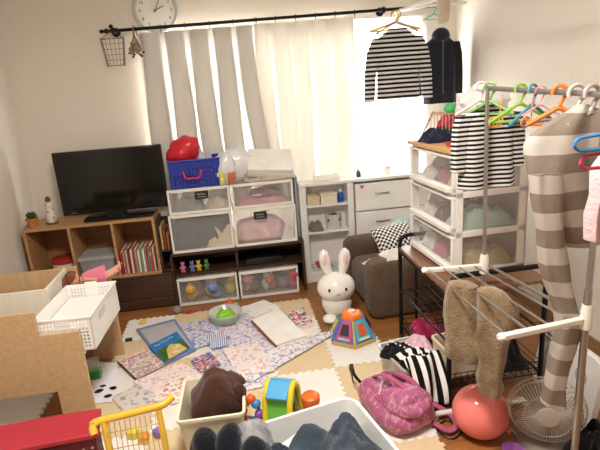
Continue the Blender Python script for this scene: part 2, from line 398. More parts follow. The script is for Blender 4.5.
# clock
t=T('wall_clock','round white wall clock with grey rim hanging above the curtain rod','clock',(-.41,YB,1.99))
RX=Matrix.Rotation(PI/2,3,'X')
MB().lathe([(.128,0),(.150,.0),(.152,.02),(.146,.03),(.134,.03),(.131,.018),(.128,.018)],48,M=RX,cap=False).build('rim',plastic('#b9bcbd'),t)
MB().lathe([(.131,.002),(.131,.016)],48,M=RX).build('dial',plastic('#efede6'),t)
grey=plastic('#4b4b4b')
for i in range(1,13):
    a=PI/2-i*PI/6
    text(str(i),.03,grey,t,(math.cos(a)*.103,-.017,math.sin(a)*.103),(PI/2,0,0),'numeral',.0006)
for nm,a,l,wd in (('minute_hand',R(90-25),.1,.006),('hour_hand',R(90-66),.065,.008)):
    d=V(math.cos(a),0,math.sin(a)); MB().tube([-d*.015+V(0,-.02,0),d*l+V(0,-.02,0)],[wd/2,wd/3],6).build(nm,grey,t)
MB().lathe([(.007,.016),(.007,.023)],12,M=RX).build('hub',grey,t)
# lantern hanging from the rod
p=ay(114,52,3.56)
t=T('wire_lantern','small tapered wire lantern basket hanging at left rod end','wall basket',(p.x,3.57,p.z))
rust=mat('#7a6654',.6,.15,20)
fr=MB(); tw,bw,hh=.072,.052,.085
P4=[(-tw,0,hh),(tw,0,hh),(bw,0,-hh),(-bw,0,-hh)]
for y in (-.02,.02):
    fr.tube([(a,y,c) for a,b,c in P4],.004,6,True)
for a,b,c in P4: fr.tube([(a,-.02,c),(a,.02,c)],.003,6)
fr.build('frame',rust,t)
g=MB()
for k in range(1,5):
    u=k/5; x0,x1=-tw+2*tw*u,-bw+2*bw*u; g.tube([(x0,-.02,hh),(x1,-.02,-hh)],.0016,5)
    z=hh-2*hh*u; ww=tw+(bw-tw)*u; g.tube([(-ww,-.02,z),(ww,-.02,z)],.0016,5)
g.build('wire_mesh',rust,t)
zt=rz_at(p.x)-p.z+.0
MB().tube([(-tw,0,hh),(0,.02,zt-.0),(tw,0,hh)],.002,6).build('hanger_wire',rust,t)
# dried flowers
p=ay(135,40,3.58)
t=T('dried_flowers','small dried flower bunch tied upside down on the curtain rod','flowers',(p.x,3.56,rz_at(p.x)))
t.scale=(1.5,1.2,1.25)
s=MB()
for k in range(9):
    a=k*.7; s.tube([(0,0,0),(.004*math.cos(a),.004*math.sin(a),-.04),(.028*math.cos(a),.02*math.sin(a),-.11)],.0016,5)
s.tube(arc((0,.015,0),.016,0,2*PI,10,'YZ')[:-1],.002,5,True)
s.build('stems',mat('#8a7452',.8),t)
s=MB()
for k in range(16):
    a=k*2.4; r_=.006+.024*((k*7)%5)/5; s.ell((r_*math.cos(a),r_*math.sin(a)*.6,-.075-.05*((k*5)%7)/7),(.009,.009,.011),8)
s.build('blossoms',mat('#a08c74',.9,.3,60),t)
s=MB()
for k in range(6): s.ell((.03*math.cos(k*1.1),.015*math.sin(k),-.12-.01*(k%3)),(.006,.006,.006),7)
s.build('berries',mat('#3a2a26',.6),t)
# ================================================================ TV CORNER
dkw=wood('#3a2419','#4e3325','X',5,.45); ltw=wood('#a97e52','#c0966a','X',6,.5); ltd=wood('#94683f','#a87b50','X',6,.5)
t=T('tv_board','low dark brown television board along the back wall','tv board',(0,3.28,0))
b=MB(); b.bx(-1.40,-.5,.02,.34,0,.235); b.build('cabinet',dkw,t,bev=.003)
b=MB(); b.bx(-1.40,-.5,.0,.02,.012,.075); b.build('drawer_front',dkw,t,bev=.003)
b=MB(); b.bx(-1.40,-.5,.0,.02,.08,.232); b.build('drawer_front',dkw,t,bev=.003)
b=MB(); b.bx(-1.41,-.485,.0,.34,.236,.254); b.build('top_board',dkw,t,bev=.002)
b=MB(); b.bx(-.49,.435,.0,.34,.362,.385); b.build('top_board',dkw,t,bev=.002)
b=MB(); b.bx(-.49,.435,.02,.34,.207,.222); b.build('shelf',dkw,t,bev=.002)
b=MB(); b.bx(-.498,-.482,.0,.34,0,.362); b.build('side_panel',dkw,t); b=MB(); b.bx(.418,.435,.0,.34,0,.362); b.build('side_panel',dkw,t)
b=MB(); b.bx(-.052,-.036,.03,.33,.222,.362); b.build('divider',dkw,t); b=MB(); b.bx(-.485,.42,.33,.34,0,.362); b.build('back_panel',dkw,t)
t=T('cube_shelf','light wood three compartment shelf under the television','shelf',(-1.40,3.285,.254))
W,Hh=.835,.40
for nm,a in (('top_board',(0,W,0,.3,Hh-.018,Hh)),('bottom_board',(0,W,0,.3,0,.018)),('side_panel',(0,.018,0,.3,.018,Hh-.018)),('side_panel',(W-.018,W,0,.3,.018,Hh-.018)),('divider',(.275,.292,.0,.29,.018,Hh-.018)),('divider',(.55,.567,.0,.29,.018,Hh-.018)),('back_panel',(.018,W-.018,.29,.3,.018,Hh-.018))):
    MB().bx(*a).build(nm,ltw if nm!='back_panel' else ltd,t,bev=.0015)
# narrow side slot with wooden frames
t=T('slot_shelf','narrow dark shelf squeezed between cube shelf and clear drawers','shelf',(-.562,3.32,.385-.13))
for a in ((0,.012,0,.25,0,.37),(.012,.09,.0,.25,0,.012),(.012,.09,.0,.25,.135,.147),(.012,.09,.24,.25,.147,.37)): pass
b=MB()
for a in ((0,.01,0,.25,0,.37),(.01,.088,0,.25,0,.012),(.01,.088,0,.25,.14,.15),(.01,.088,.24,.25,.012,.37)): b.bx(*a)
b.build('case',dkw,t)
for i,(x,h_,c) in enumerate(((.022,.17,'#c9a26a'),(.042,.14,'#8a4f2e'),(.062,.12,'#a8683a'))):
    o=MB().bx(-.007,.007,0,.18,0,h_).build('wooden_plaque',mat(c,.5),loc=(-.562+x,3.33,.385-.13+.15),bev=.002)
    tag(o,('tall pale wooden plaque','dark brown wooden plaque','short reddish wooden plaque')[i]+' standing in the dark slot beside drawers','plaque','wooden plaques in the slot')
# television
tvb=mat('#0b0b0c',.18,.02,4,0,0,.5)
t=T('television','flat black television standing on the light wood shelf','television',(-.83,3.46,.654))
MB().prism(rrect(.46,.2,.03),0,.014).build('stand_base',mat('#101114',.1),t,bev=.003,loc=(.03,-.04,0))
MB().bx(-.06,.06,-.01,.03,.012,.05).build('neck',tvb,t)
MB().bx(-.355,.355,0,.045,.03,.462).build('bezel',tvb,t,bev=.004)
MB().bx(-.335,.335,-.002,.002,.065,.448).build('screen',mat('#050506',.08,.02,4),t)
MB().bx(-.02,.02,-.003,0,.043,.049).build('badge',plastic('#6d6d70'),t)
MB().bx(-.30,-.27,-.003,0,.043,.047).build('indicator',plastic('#8a8a8a'),t)
# plant + figurine
p=ay(33,224,3.36)
t=T('potted_plant','small green succulent in terracotta pot at the left shelf end','plant',(p.x,3.36,.654))
MB().lathe([(.026,0),(.036,.05),(.04,.05),(.04,.062),(.034,.062),(.03,.05)],20).build('pot',mat('#c47a4a',.8,.1,20),t)
lf=MB()
for k in range(26):
    a=k*2.4; e=.35+.9*(k/26); d=V(math.cos(a)*math.cos(e),math.sin(a)*math.cos(e),math.sin(e)); lf.tube([V(0,0,.058),V(0,0,.062)+d*.02,V(0,0,.066)+d*.04],[.006,.009,.002],6)
lf.build('leaves',mat('#3f5a34',.6,.2,30),t)
p=ay(52,220,3.40)
t=T('figurine','tall white painted figurine with dark cap beside the television','figurine',(p.x,3.40,.654))
MB().lathe([(.036,0),(.038,.008),(.036,.014)],18).build('base',mat('#6b4a30',.5),t)
MB().lathe([(.03,.014),(.034,.03),(.031,.07),(.024,.10),(.021,.115),(.026,.128),(.026,.142),(.016,.156)],20).build('body',printed('#dcd6cc',['#b8aa9a','#8d99a8','#c9bdb0'],55,.42,3),t)
MB().lathe([(.017,.154),(.018,.166),(.012,.182),(.004,.19)],14).build('cap',mat('#6a4630',.6),t)
# contents of the cube shelf
t=T('tin_bucket','white tin with red lid and red printed figures in the left shelf cell','tin',(-1.22,3.42,.272))
MB().lathe([(.078,0),(.085,.11)],28).build('body',printed('#e9e4dc',['#b33b34','#d9cfc4','#c9574d'],16,.42,2),t)
MB().lathe([(.088,.105),(.09,.13),(.084,.135),(.03,.138)],28).build('lid',plastic('#a83a30'),t)
t=T('storage_box','clear plastic lidded box packed full in the middle shelf cell','box',(-.985,3.40,.272))
tray(.235,.2,.13,.004,.02,.9,.006).build('body',clear('#c9ccd0',.35),t)
b=MB(); b.loft([[V(x,y,z) for x,y in rrect(.25*k,.215*k,.02)] for k,z in ((1,.128),(1,.14),(.9,.15),(.85,.15))]); b.build('lid',clear('#d5d8da',.45),t)
for i,(x,c) in enumerate(((-.055,'#8f8a86'),(.05,'#b8b2ac'))):
    o=heap(.1,.15,.14,20+i,16,16).build('cloth_bundle',fabric(c),loc=(-.985+x,3.40,.279)); tag(o,('dark grey','pale grey')[i]+' bundle inside the clear lidded box','cloth','bundles in the lidded box')
bc=['#b23a35','#c98a7a','#d9b7a4','#9a3030','#e4dccb','#c7574c','#b99a86','#e9e2d2','#8fa38c','#dfe3de','#c96a5c','#6f9a8e','#b9524c','#e0c9b0']
bn=['red','salmon','tan','dark red','cream','coral','brown','ivory','sage green','pale grey','brick','teal','crimson','sand']
x=-.826
for i in range(14):
    w_=.0125+.006*((i*37)%5)/5; h_=.155+.035*((i*53)%7)/7
    t=T('picture_book',f'{bn[i]} spined picture book, {("first","second","third","fourth","fifth","sixth","seventh","eighth","ninth","tenth","eleventh","twelfth","thirteenth","fourteenth")[i]} from left in the shelf row','book',(x+w_/2,3.30+.006*(i%3),.272),group='picture books in the right shelf cell')
    b=MB(); b.bx(-w_/2,-w_/2+.0015,0,.15,0,h_); b.bx(w_/2-.0015,w_/2,0,.15,0,h_); b.bx(-w_/2,w_/2,0,.002,0,h_); b.build('cover',printed(bc[i],[bc[i],bc[(i+4)%14],'#efe6d8'],22,.38,i),t)
    MB().bx(-w_/2+.0016,w_/2-.0016,.002,.145,.002,h_-.004).build('pages',plastic('#efe8da',.8),t)
    x+=w_+.0015
# figures in niche
for i,(px,c,nm) in enumerate(((171,'#2b2b33','black'),(182.5,'#d77fa6','pink'),(192,'#7a7ab5','violet blue'),(198.5,'#d9c33c','yellow'),(206.5,'#5c8a4d','green'))):
    q=ay(px,264,3.34)
    t=T('toy_figure',f'tiny {nm} plastic animal figure standing in the dark shelf niche','toy figure',(q.x,3.34,.222),group='toy figures in the niche')
    m_=plastic(c); b=MB(); b.ell((0,0,.034),(.014,.012,.02),12); b.ell((-.008,-.002,.01),(.008,.011,.012),8); b.ell((.008,-.002,.01),(.008,.011,.012),8); b.ell((-.016,-.004,.038),(.006,.006,.012),8); b.ell((.016,-.004,.038),(.006,.006,.012),8); b.build('body',m_,t)
    b=MB(); b.ell((0,-.002,.063),(.014,.013,.013),12); b.ell((-.01,0,.075),(.005,.004,.006),8); b.ell((.01,0,.075),(.005,.004,.006),8); b.ell((0,-.014,.06),(.006,.005,.004),8); b.build('head',m_,t)
o=MB().bx(-.13,.13,-.09,.09,0,.045).build('disc_player',mat('#17171a',.3),loc=(.14,3.42,.222),rz=.06,bev=.004); tag(o,'flat black player box in the right niche of the dark board','player')
# ================================================================ CLEAR DRAWERS
frost=clear('#e3e1dd',.40,.3); fw_=plastic('#e8e4dc',.4)
def drawer(x0,x1,z0,z1,label,labeltag,front=.16,col='#d8d6d2',y=3.27):
    t=T('clear_drawer',label,'drawer',((x0+x1)/2,y,z0),group='clear storage drawers by the window')
    w_=(x1-x0)/2; h_=z1-z0; e=.014
    b=MB(); b.bx(-w_,-w_+.004,.012,.255,0,h_-.002); b.bx(w_-.004,w_,.012,.255,0,h_-.002); b.bx(-w_,w_,.251,.255,0,h_-.002); b.bx(-w_,w_,.012,.255,0,.004); b.bx(-w_,w_,.012,.255,h_-.006,h_-.002); b.build('case',clear('#e9e7e2',.3),t)
    b=MB(); b.bx(-w_,-w_+e,0,.014,0,h_); b.bx(w_-e,w_,0,.014,0,h_); b.bx(-w_+e,w_-e,0,.014,0,e*1.3); b.bx(-w_+e,w_-e,0,.014,h_-e,h_); b.build('front_frame',fw_,t,bev=.002)
    MB().bx(-w_+e,w_-e,.003,.007,e*1.3,h_-e).build('front_panel',clear(col,front,.3),t)
    MB().bx(-w_+e+.01,w_-e-.01,-.008,0,h_-e-.004,h_-.004).build('pull_lip',fw_,t,bev=.002)
    if labeltag is not None:
        lt=MB().bx(-.045,.045,-.002,.003,-.027,.027).build('name_plate',plastic('#18181a'),t,loc=(labeltag,0,h_*.72 if h_<.2 else h_-.055))
        s=MB(); s.tube([(-.03+.006*k,-.003,.006+.007*math.sin(k*1.9)) for k in range(10)],.0012,5); s.tube([(-.03,-.003,-.012),(.03,-.003,-.012)],.001,5); s.build('script_line',white,lt)
    return t
drawer(-.455,-.045,.655,.825,'shallow clear drawer under the blue basket',.02)
drawer(-.032,.385,.655,.825,'shallow clear drawer with pink things under the white box',None)
drawer(-.47,-.05,.386,.652,'deep clear drawer holding grey and cream clothes, left stack',None)
drawer(-.04,.392,.386,.652,'deep clear drawer full of pink clothes, right stack',-.03)
drawer(-.472,-.058,.003,.204,'floor level clear drawer of plush toys on the left',None,.14,y=3.255)
drawer(-.045,.375,.003,.204,'floor level clear drawer of mixed toys on the right',None,.14,y=3.255)
def stuffcloth(x,y,z,w_,d_,h_,c,label,cat='clothes',name='folded_clothes',group='clothes inside the clear drawers',sd=1,rz=0):
    o=heap(w_,d_,h_,sd).build(name,fabric(c),loc=(x,y,z),rz=rz); return tag(o,label,cat,group)
o=puff((-.19,.19,-.10,.10,0,.22),.045,.04,3).build('folded_clothes',fabric('#4c4f56'),loc=(-.26,3.412,.391)); tag(o,'dark grey clothes in the deep left drawer','clothes','clothes inside the clear drawers')
stuffcloth(-.13,3.315,.391,.21,.06,.2,'#e4d6bd','cream cloth at front of the deep left drawer',sd=4)
o=puff((-.16,.16,-.10,.10,0,.15),.05,.05,5).build('folded_clothes',fabric('#e6bfc4'),loc=(.14,3.40,.391)); tag(o,'pink bundle in the deep right drawer','clothes','clothes inside the clear drawers')
stuffcloth(.33,3.33,.391,.09,.08,.12,'#efe9e4','white cloth in the deep right drawer corner',sd=6)
stuffcloth(-.33,3.40,.660,.2,.2,.12,'#8c8984','grey cloth inside the shallow left drawer',sd=7)
stuffcloth(-.13,3.40,.660,.16,.2,.11,'#cfc4ae','beige cloth inside the shallow left drawer',sd=8)
stuffcloth(.17,3.40,.660,.36,.22,.07,'#d88f98','rose cloth inside the shallow right drawer',sd=9)
stuffcloth(.2,3.40,.730,.2,.14,.05,'#8e4f60','dark rose cloth lying over the rose cloth',sd=10)
plush=[(-.40,'#e0b43f','yellow'),(-.33,'#b06a4a','brown'),(-.27,'#d9c9a8','cream'),(-.20,'#7f93c4','blue'),(-.12,'#dcc23e','lemon'),(0,'#c98a94','pink'),(.07,'#6f5a56','brown'),(.14,'#e2ddd4','white'),(.2,'#c9743a','orange'),(.27,'#8a6f86','mauve'),(.33,'#c04a58','red')]
for i,(x,c,n_) in enumerate(plush):
    o_='left' if x<-.05 else 'right'
    t=T('plush_toy',f'{n_} plush toy in the floor level {o_} drawer','plush toy',(x,3.335+.02*(i%3),.012),group='plush toys in the low drawers',rz=.6*(i%5)-1)
    t.rotation_euler.y=(.5,-.3,.15,-.6,.35)[i%5]; t.scale=(1.05+.25*((i*3)%4)/4,)*3
    MB().ell((0,0,.05),(.033,.04,.05),12).build('body',fabric(c),t); b=MB(); b.ell((0,-.02,.11),(.034,.034,.033),12); b.ell((-.024,-.02,.14),(.012,.008,.012),8); b.ell((.024,-.02,.14),(.012,.008,.012),8); b.build('head',fabric(c),t)
# things on top of drawers
t=T('shopping_basket','blue perforated plastic basket with red handle on the left drawers','basket',(-.425,3.30,.826),rz=.03)
blue=plastic('#22349a',.35); b=MB(); bw,bd,bh=.335,.22,.18
perfo(b,(0,0,0),(1,0,0),(0,0,1),bw,bh,12,6,.02,.02,.42,.004,(0,1,0),lambda i,j:(j>=5) or (i<4 and j>2) )
perfo(b,(0,bd,0),(1,0,0),(0,0,1),bw,bh,12,6,.02,.02,.42,-.004,(0,1,0))
perfo(b,(0,0,0),(0,1,0),(0,0,1),bd,bh,8,6,.02,.02,.42,.004,(1,0,0)); perfo(b,(bw,0,0),(0,1,0),(0,0,1),bd,bh,8,6,.02,.02,.42,-.004,(1,0,0))
b.bx(0,bw,0,bd,0,.004); b.build('body',blue,t)
MB().tube([(0,0,bh),(bw,0,bh),(bw,bd,bh),(0,bd,bh)],.008,8,True).build('rim',blue,t)
MB().tube(rpath([(.09,-.004,.115),(.1,-.02,.065),(.2,-.02,.065),(.21,-.004,.115)],.02),.007,8).build('handle',plastic('#d23050'),t)
o=MB().ell((0,0,0),(.115,.08,.085),28,fn=lambda u:1+.2*noise.noise(u*2)+.1*(1-2*abs(noise.noise(u*4)))+.04*noise.noise(u*12)).build('red_bag',mat('#c8202f',.3,.1,10),loc=(-.325,3.40,1.06),rot=(0,-.55,0)); tag(o,'shiny red bundled plastic bag on top of the blue basket','bag')
stuffcloth(-.2,3.44,.833,.14,.12,.36,'#cfd2d6','silvery wrapped bundle in the right of the blue basket','bundle','wrapped_bundle',None,12)
stuffcloth(-.32,3.41,.833,.16,.15,.1,'#6e5a54','brown toys heap under the red bag in the basket','toys','toy_heap',None,13)
o=MB().ell((0,0,0),(.125,.07,.11),28,fn=lambda u:1+.25*noise.noise(u*2.3+V(3,0,0))+.1*noise.noise(u*7)).build('plastic_bag',clear('#ffffff',.75,.2),loc=(.02,3.42,.93)); tag(o,'large crumpled clear plastic bag behind the pouch on drawers','bag')
o=MB().ell((0,0,0),(.08,.06,.11),28,fn=lambda u:1+.25*noise.noise(u*2.6+V(9,0,0))+.1*noise.noise(u*7)).build('plastic_bag',clear('#fafcfc',.7,.2),loc=(-.06,3.36,.92)); tag(o,'small upright clear plastic bag right of the blue basket','bag')
for i,(x,y,c,w_,h_,l_) in enumerate(((-.085,3.31,'#c9cf5a',.035,.1,'lime green toy pack wedged beside the blue basket'),(-.02,3.30,'#b5653e',.05,.08,'brown snack pouch standing on right drawer edge'))):
    b=MB(); b.loft([[V(x_*k,y_*k2,z) for x_,y_ in rrect(w_,.03,.01)] for k,k2,z in ((1,1,0),(1.05,1.1,h_*.5),(.95,.6,h_*.9),(1,.1,h_))]); o=b.build('pouch',printed(c,[c,'#e8dcc4','#a04a3a'],40,.4,i),loc=(x,y,.826),rz=.3); tag(o,l_,'packet')
t=T('carton','white flat cardboard carton lying on the right clear drawers','box',(.25,3.42,.905),rz=-.05,rot=(R(38),R(5),-.06))
MB().bx(-.15,.15,-.1,.1,0,.07).build('body',mat('#f1eeea',.7),t,bev=.003); MB().bx(-.15,.15,-.103,-.1,.0,.028).build('flap',mat('#e6e0d8',.7),t)
stuffcloth(.2,3.40,.826,.28,.2,.05,'#bfb2a2','flattened papers and cloth under the white carton','papers','paper_pile',None,14)
o=heap(.09,.16,.13,15).build('cloth_pouch',fabric('#c8beb4'),loc=(.37,3.4,.826)); tag(o,'crumpled pale pouch at right end of the clear drawers','pouch')
o=MB().bx(0,.022,0,.22,0,.8).build('play_board',mat('#8b8f96',.6),loc=(.404,3.34,.386),bev=.004); tag(o,'narrow grey folded play board between clear drawers and white cabinet','board')
o.scale=(1,1,.55)
# ================================================================ WHITE CABINET
cw=plastic('#f0eeea',.4)
t=T('white_cabinet','low white cabinet with open left shelves and drawers beneath the window','cabinet',(.44,3.40,0))
W=.98;Hc=.76;dp=.135
for nm,a in (('top_board',(0,W,-.01,dp,Hc-.022,Hc)),('side_panel',(0,.05,0,dp,0,Hc-.022)),('divider',(.355,.40,0,dp,0,Hc-.022)),('side_panel',(W-.02,W,0,dp,0,Hc-.022)),('shelf',(.05,.355,.01,dp,.575,.59)),('shelf',(.05,.355,.01,dp,.375,.39)),('bottom_board',(.05,.355,.01,dp,.06,.08)),('back_panel',(.05,W-.02,dp-.01,dp,.0,Hc-.022)),('kick_board',(.05,W-.02,.01,.03,0,.06))):
    MB().bx(*a).build(nm,cw,t,bev=.002)
hm=metal('#a9a9a9',.3)
for z0,z1 in ((.52,.72),(.30,.51),(.08,.29)):
    d=MB().bx(.41,W-.03,-.012,.02,z0,z1).build('drawer',cw,t,bev=.003)
    zc=z1-.075; xc=.61
    MB().tube(rpath([(xc-.05,-.012,zc),(xc-.05,-.03,zc),(xc+.05,-.03,zc),(xc+.05,-.012,zc)],.008),.004,8).build('handle',hm,d)
s=MB(); s.prism([(math.sin(q)**3*.016,(13*math.cos(q)-5*math.cos(2*q)-2*math.cos(3*q)-math.cos(4*q))*.001) for q in [2*PI*k/24 for k in range(24)]],0,.002)
s.build('heart_sticker',plastic('#d9486e'),t,loc=(.46,-.013,.70),rot=(PI/2,0,0))
for i,(x,z,w_,h_,c,l_) in enumerate(((.545,.59,.09,.07,'#d5c3a2','beige small box on the top cabinet shelf at left'),(.66,.59,.12,.08,'#e3d9c4','cream wider box on the top cabinet shelf centre'))):
    t=T('small_box',l_,'box',(x,3.466,z)); MB().bx(-w_/2,w_/2,-.05,.05,0,h_*.75).build('body',mat(c,.7),t,bev=.003); MB().bx(-w_/2-.002,w_/2+.002,-.052,.052,h_*.75,h_).build('lid',mat(c,.6),t,bev=.003)
t=T('spray_bottle','small blue bottle standing at right on top cabinet shelf','bottle',(.755,3.46,.59)); MB().lathe([(.022,0),(.024,.01),(.024,.06),(.012,.075)],16).build('body',plastic('#2b4fb0'),t); MB().lathe([(.012,.075),(.012,.095),(.006,.098)],12).build('cap',plastic('#dfe6f2'),t)
t=T('round_basket','round white plastic basket of hair things on middle cabinet shelf','basket',(.69,3.466,.39)); MB().lathe([(.05,0),(.062,.11),(.065,.115),(.062,.118),(.058,.11),(.046,.006)],28).build('body',plastic('#dedbd4'),t)
o=heap(.1,.1,.07,31).build('hair_bands',fabric('#5d5048'),loc=(.69,3.466,.46)); tag(o,'dark heap of hair bands inside the round white basket','hair bands')
o=heap(.1,.1,.1,32).build('cloth_bag',fabric('#7a7468'),loc=(.56,3.466,.39)); tag(o,'grey cloth pouch at left on middle cabinet shelf','pouch')
o=heap(.12,.12,.04,34).build('pink_toy',fabric('#c04a6a'),loc=(.6,3.466,.115)); tag(o,'pink soft toy on a paper stack at cabinet bottom','toy')
o=MB().bx(-.1,.1,-.05,.05,0,.035).build('paper_stack',mat('#cfcfcb',.8),loc=(.62,3.466,.08),bev=.003); tag(o,'pale stack of papers in bottom cabinet cell','papers')
t=T('lotion_bottle','tiny dark bottle standing on the white cabinet top','bottle',(.9,3.466,.76)); MB().lathe([(.018,0),(.02,.03),(.01,.045)],14).build('body',plastic('#3b3733'),t); MB().lathe([(.01,.045),(.01,.058),(.004,.06)],10).build('cap',plastic('#8b8784'),t)
o=MB().bx(-.09,.09,-.05,.05,0,.03).build('tissue_pack',mat('#f0ece6',.8),loc=(.66,3.466,.76),bev=.008); tag(o,'flat white tissue pack on the white cabinet top','tissues')
t=T('jar','low white lidded jar at back of white cabinet top','jar',(1.12,3.48,.76)); MB().lathe([(.03,0),(.032,.03),(.03,.05)],18).build('body',plastic('#e9e2d6'),t); MB().lathe([(.032,.05),(.032,.062),(.01,.064)],18).build('lid',plastic('#d8c9b5'),t)
# ================================================================ SOFA
sf=fabric('#5f4d3d',.6,.15)
t=T('toddler_sofa','small brown fabric sofa beside the white cabinet','sofa',(.75,2.66,0),rz=R(3))
puff((0,.52,.0,.17,0,.37),.05).build('arm',sf,t); puff((.0,.52,.5,.66,0,.37),.05,sd=3).build('arm',sf,t)
puff((.015,.40,.165,.505,.02,.27),.05,sd=5).build('seat',sf,t); puff((.34,.54,.12,.55,.0,.44),.06,sd=8).build('backrest',sf,t)
def pillow(w_,h_,th):
    mb=MB()
    for sg in (-1,1):
        def fn(u,v):
            x,z=u*2-1,v*2-1; e=(1-x**4)*(1-z**4); k=1-.08*(1-abs(x*z))*(abs(x)**3+abs(z)**3)*.5
            return (x*w_/2*k,sg*th/2*e**.6+.006*noise.noise(V(x*3,z*3,sg)),z*h_/2*k)
        mb.grid(fn,16,16)
    return mb
q=V(1.0,2.99,.42)
o=pillow(.27,.2,.1).build('cushion',checker('#131313','#e6e2dc',62),loc=q,rot=(R(-52),R(-6),R(5))); tag(o,'black and white checked cushion lying on the brown sofa','cushion')
o=heap(.24,.14,.07,41).build('baby_blanket',fabric('#e6e0d4'),loc=(.97,2.78,.372),rz=.1); tag(o,'crumpled cream blanket over the near sofa arm','blanket')
o=heap(.16,.1,.035,42).build('small_towel',printed('#e4ddd0',['#b0493f','#cfc4b2'],60,.35,4),loc=(.85,2.93,.285),rz=.4); tag(o,'small cream towel with red print on sofa seat','towel')
o=heap(.2,.1,.1,43).build('light_blue_cloth',fabric('#bfdcd8'),loc=(1.12,3.1,.445),rz=.2); tag(o,'pale aqua cloth behind the checked cushion','cloth')
# ================================================================ RABBIT LAMP (plain)
t=T('rabbit_lamp','glossy white rabbit shaped lamp standing on floor before the sofa','lamp',(.555,2.80,0),rz=R(-6))
t.scale=(1.22,1.15,1.03)
wl=mat('#f3efe8',.18,.01,4)
b=MB(); b.ell((0,0,.20),(.099,.09,.092),28); b.ell((0,.01,.10),(.08,.08,.10),24)
b.build('body',wl,t,bev=0)
for s_ in (-1,1):
    b=MB(); b.tube([(s_*.035,.01,.28),(s_*.045,.012,.33),(s_*.052,.012,.385),(s_*.054,.012,.42),(s_*.054,.012,.438)],[.018,.028,.031,.022,.006],14); b.build('ear',wl,t)
    MB().ell((s_*.052,-.008,.375),(.014,.014,.042),12).build('inner_ear',plastic('#efc9c4'),t)
    b=MB(); b.ell((s_*.045,-.055,.022),(.038,.05,.022),14); b.build('foot',wl,t)
    b=MB(); b.ell((s_*.042,-.083,.218),(.0065,.006,.0105),10); b.build('eye',black,t)
b=MB(); b.ell((0,-.088,.19),(.010,.006,.006),10); b.build('nose',plastic('#d98a8a'),t)
# ================================================================ ACTIVITY TOY
p=fz(352,332,0)
t=T('activity_cube','colourful six sided baby activity toy with orange top on mat','toy',(.575,2.50,.014),rz=R(22))
t.scale=(1.06,1.06,1.12)
def hexr(r,z,a0=0): return [V(r*math.cos(a0+k*PI/3),r*math.sin(a0+k*PI/3),z) for k in range(6)]
MB().loft([hexr(.137,0),hexr(.137,.014),hexr(.13,.016)]).build('base_plate',plastic('#c9a45a'),t)
MB().loft([hexr(.128,.016),hexr(.064,.118)]).build('core',plastic('#5d86c8'),t)
pc=['#7e4fa3','#7cc04a','#3f7fc4','#c94f86','#55b6c8','#8c55b0']; pn=['purple','green','blue','pink','aqua','violet']
for k in range(6):
    a=(k+.5)*PI/3; bl,br_=hexr(.128,.016)[k],hexr(.128,.016)[(k+1)%6]; tl,tr_=hexr(.064,.118)[k],hexr(.064,.118)[(k+1)%6]
    def uv(u,v,off):
        p_=bl.lerp(br_,u).lerp(tl.lerp(tr_,u),v); return p_+V(math.cos(a)*.85,math.sin(a)*.85,.52)*off
    def slab(u0,u1,v0,v1,o0,o1):
        m_=MB(); vs=[uv(u,v,o_) for o_ in (o0,o1) for u,v in ((u0,v0),(u1,v0),(u1,v1),(u0,v1))]; m_.add(vs,[(3,2,1,0),(4,5,6,7),(0,1,5,4),(1,2,6,5),(2,3,7,6),(3,0,4,7)]); return m_
    sp_=slab(.1,.9,.06,.94,-.004,.008).build('side_panel',plastic(pc[k]),t,label=pn[k]+' side panel',bev=.003)
    slab(.26,.74,.3,.8,.008,.013).build('screen',plastic(['#2a2a35','#1d1d1d','#e8c53a','#33343c','#e0643a','#222'+'222'][k]),sp_,bev=.002)
    slab(.22,.78,.1,.2,.008,.012).build('button_bar',plastic(['#e8e4ea','#f0d050','#e8e8e8','#7ad0e0','#f4e9c0','#f07a4a'][k]),sp_,bev=.002)
    MB().tube([hexr(.131,.016)[k],hexr(.066,.118)[k]],.006,8).build('edge_strip',plastic(['#59b7d0','#c86aa8','#4a9a58','#5a6fc0','#e0b040','#48a0b8'][k]),t)
MB().loft([hexr(.066,.116),hexr(.062,.132),hexr(.05,.14)]).build('top_cap',plastic('#ef7a26'),t,bev=.003)
MB().lathe([(.02,.14),(.018,.15),(.006,.152)],14).build('top_button',plastic('#f4d8c0'),t)
# ================================================================ EVA MATS
matb=mat('#dcc5a0',.85,.03,40,.25,0,.2,300); matw=mat('#ece8e0',.85,.02,40,.25,0,.2,300)
GX,GY=.41,2.215
def sq(v,base):
    f_=((v-base)/.3)%1; k=int(f_*14); return 0 if k in (0,13) else (.0065 if k%2 else -.0065)
def matoutline(x0,y0):
    x1,y1=x0+.3,y0+.3; pts=[]; n=14; e=.0006
    def seg(fn,rev=False):
        q_=[]
        for k in range(n): q_+= [fn((k+.08)/n),fn((k+.92)/n)]
        return q_[::-1] if rev else q_
    pts+=seg(lambda t_:(x0+t_*.3-x0,y0+sq(y0*0+GY+t_*.3,GY)+e-y0)); pts+=seg(lambda t_:(.3+sq(GY+t_*.3,GY)-e,t_*.3))
    pts+=seg(lambda t_:(t_*.3,.3+sq(GY+t_*.3,GY)-e),True); pts+=seg(lambda t_:(sq(GY+t_*.3,GY)+e,t_*.3),True)
    return pts
mats=[]
for i in range(-3,2):
    for j in range(-4,3):
        if i==1 and j>0: continue
        if i<=-4 and (j<-1 or j>2): continue
        x0,y0=GX+.3*(i-1)+.3*0,GY+.3*j
        mats.append((i,j,x0+.0,y0))
LB={}
col_n=['mat column along the wooden floor edge on the right','column under the backpack and sorter toy','column','column','column','column','column']
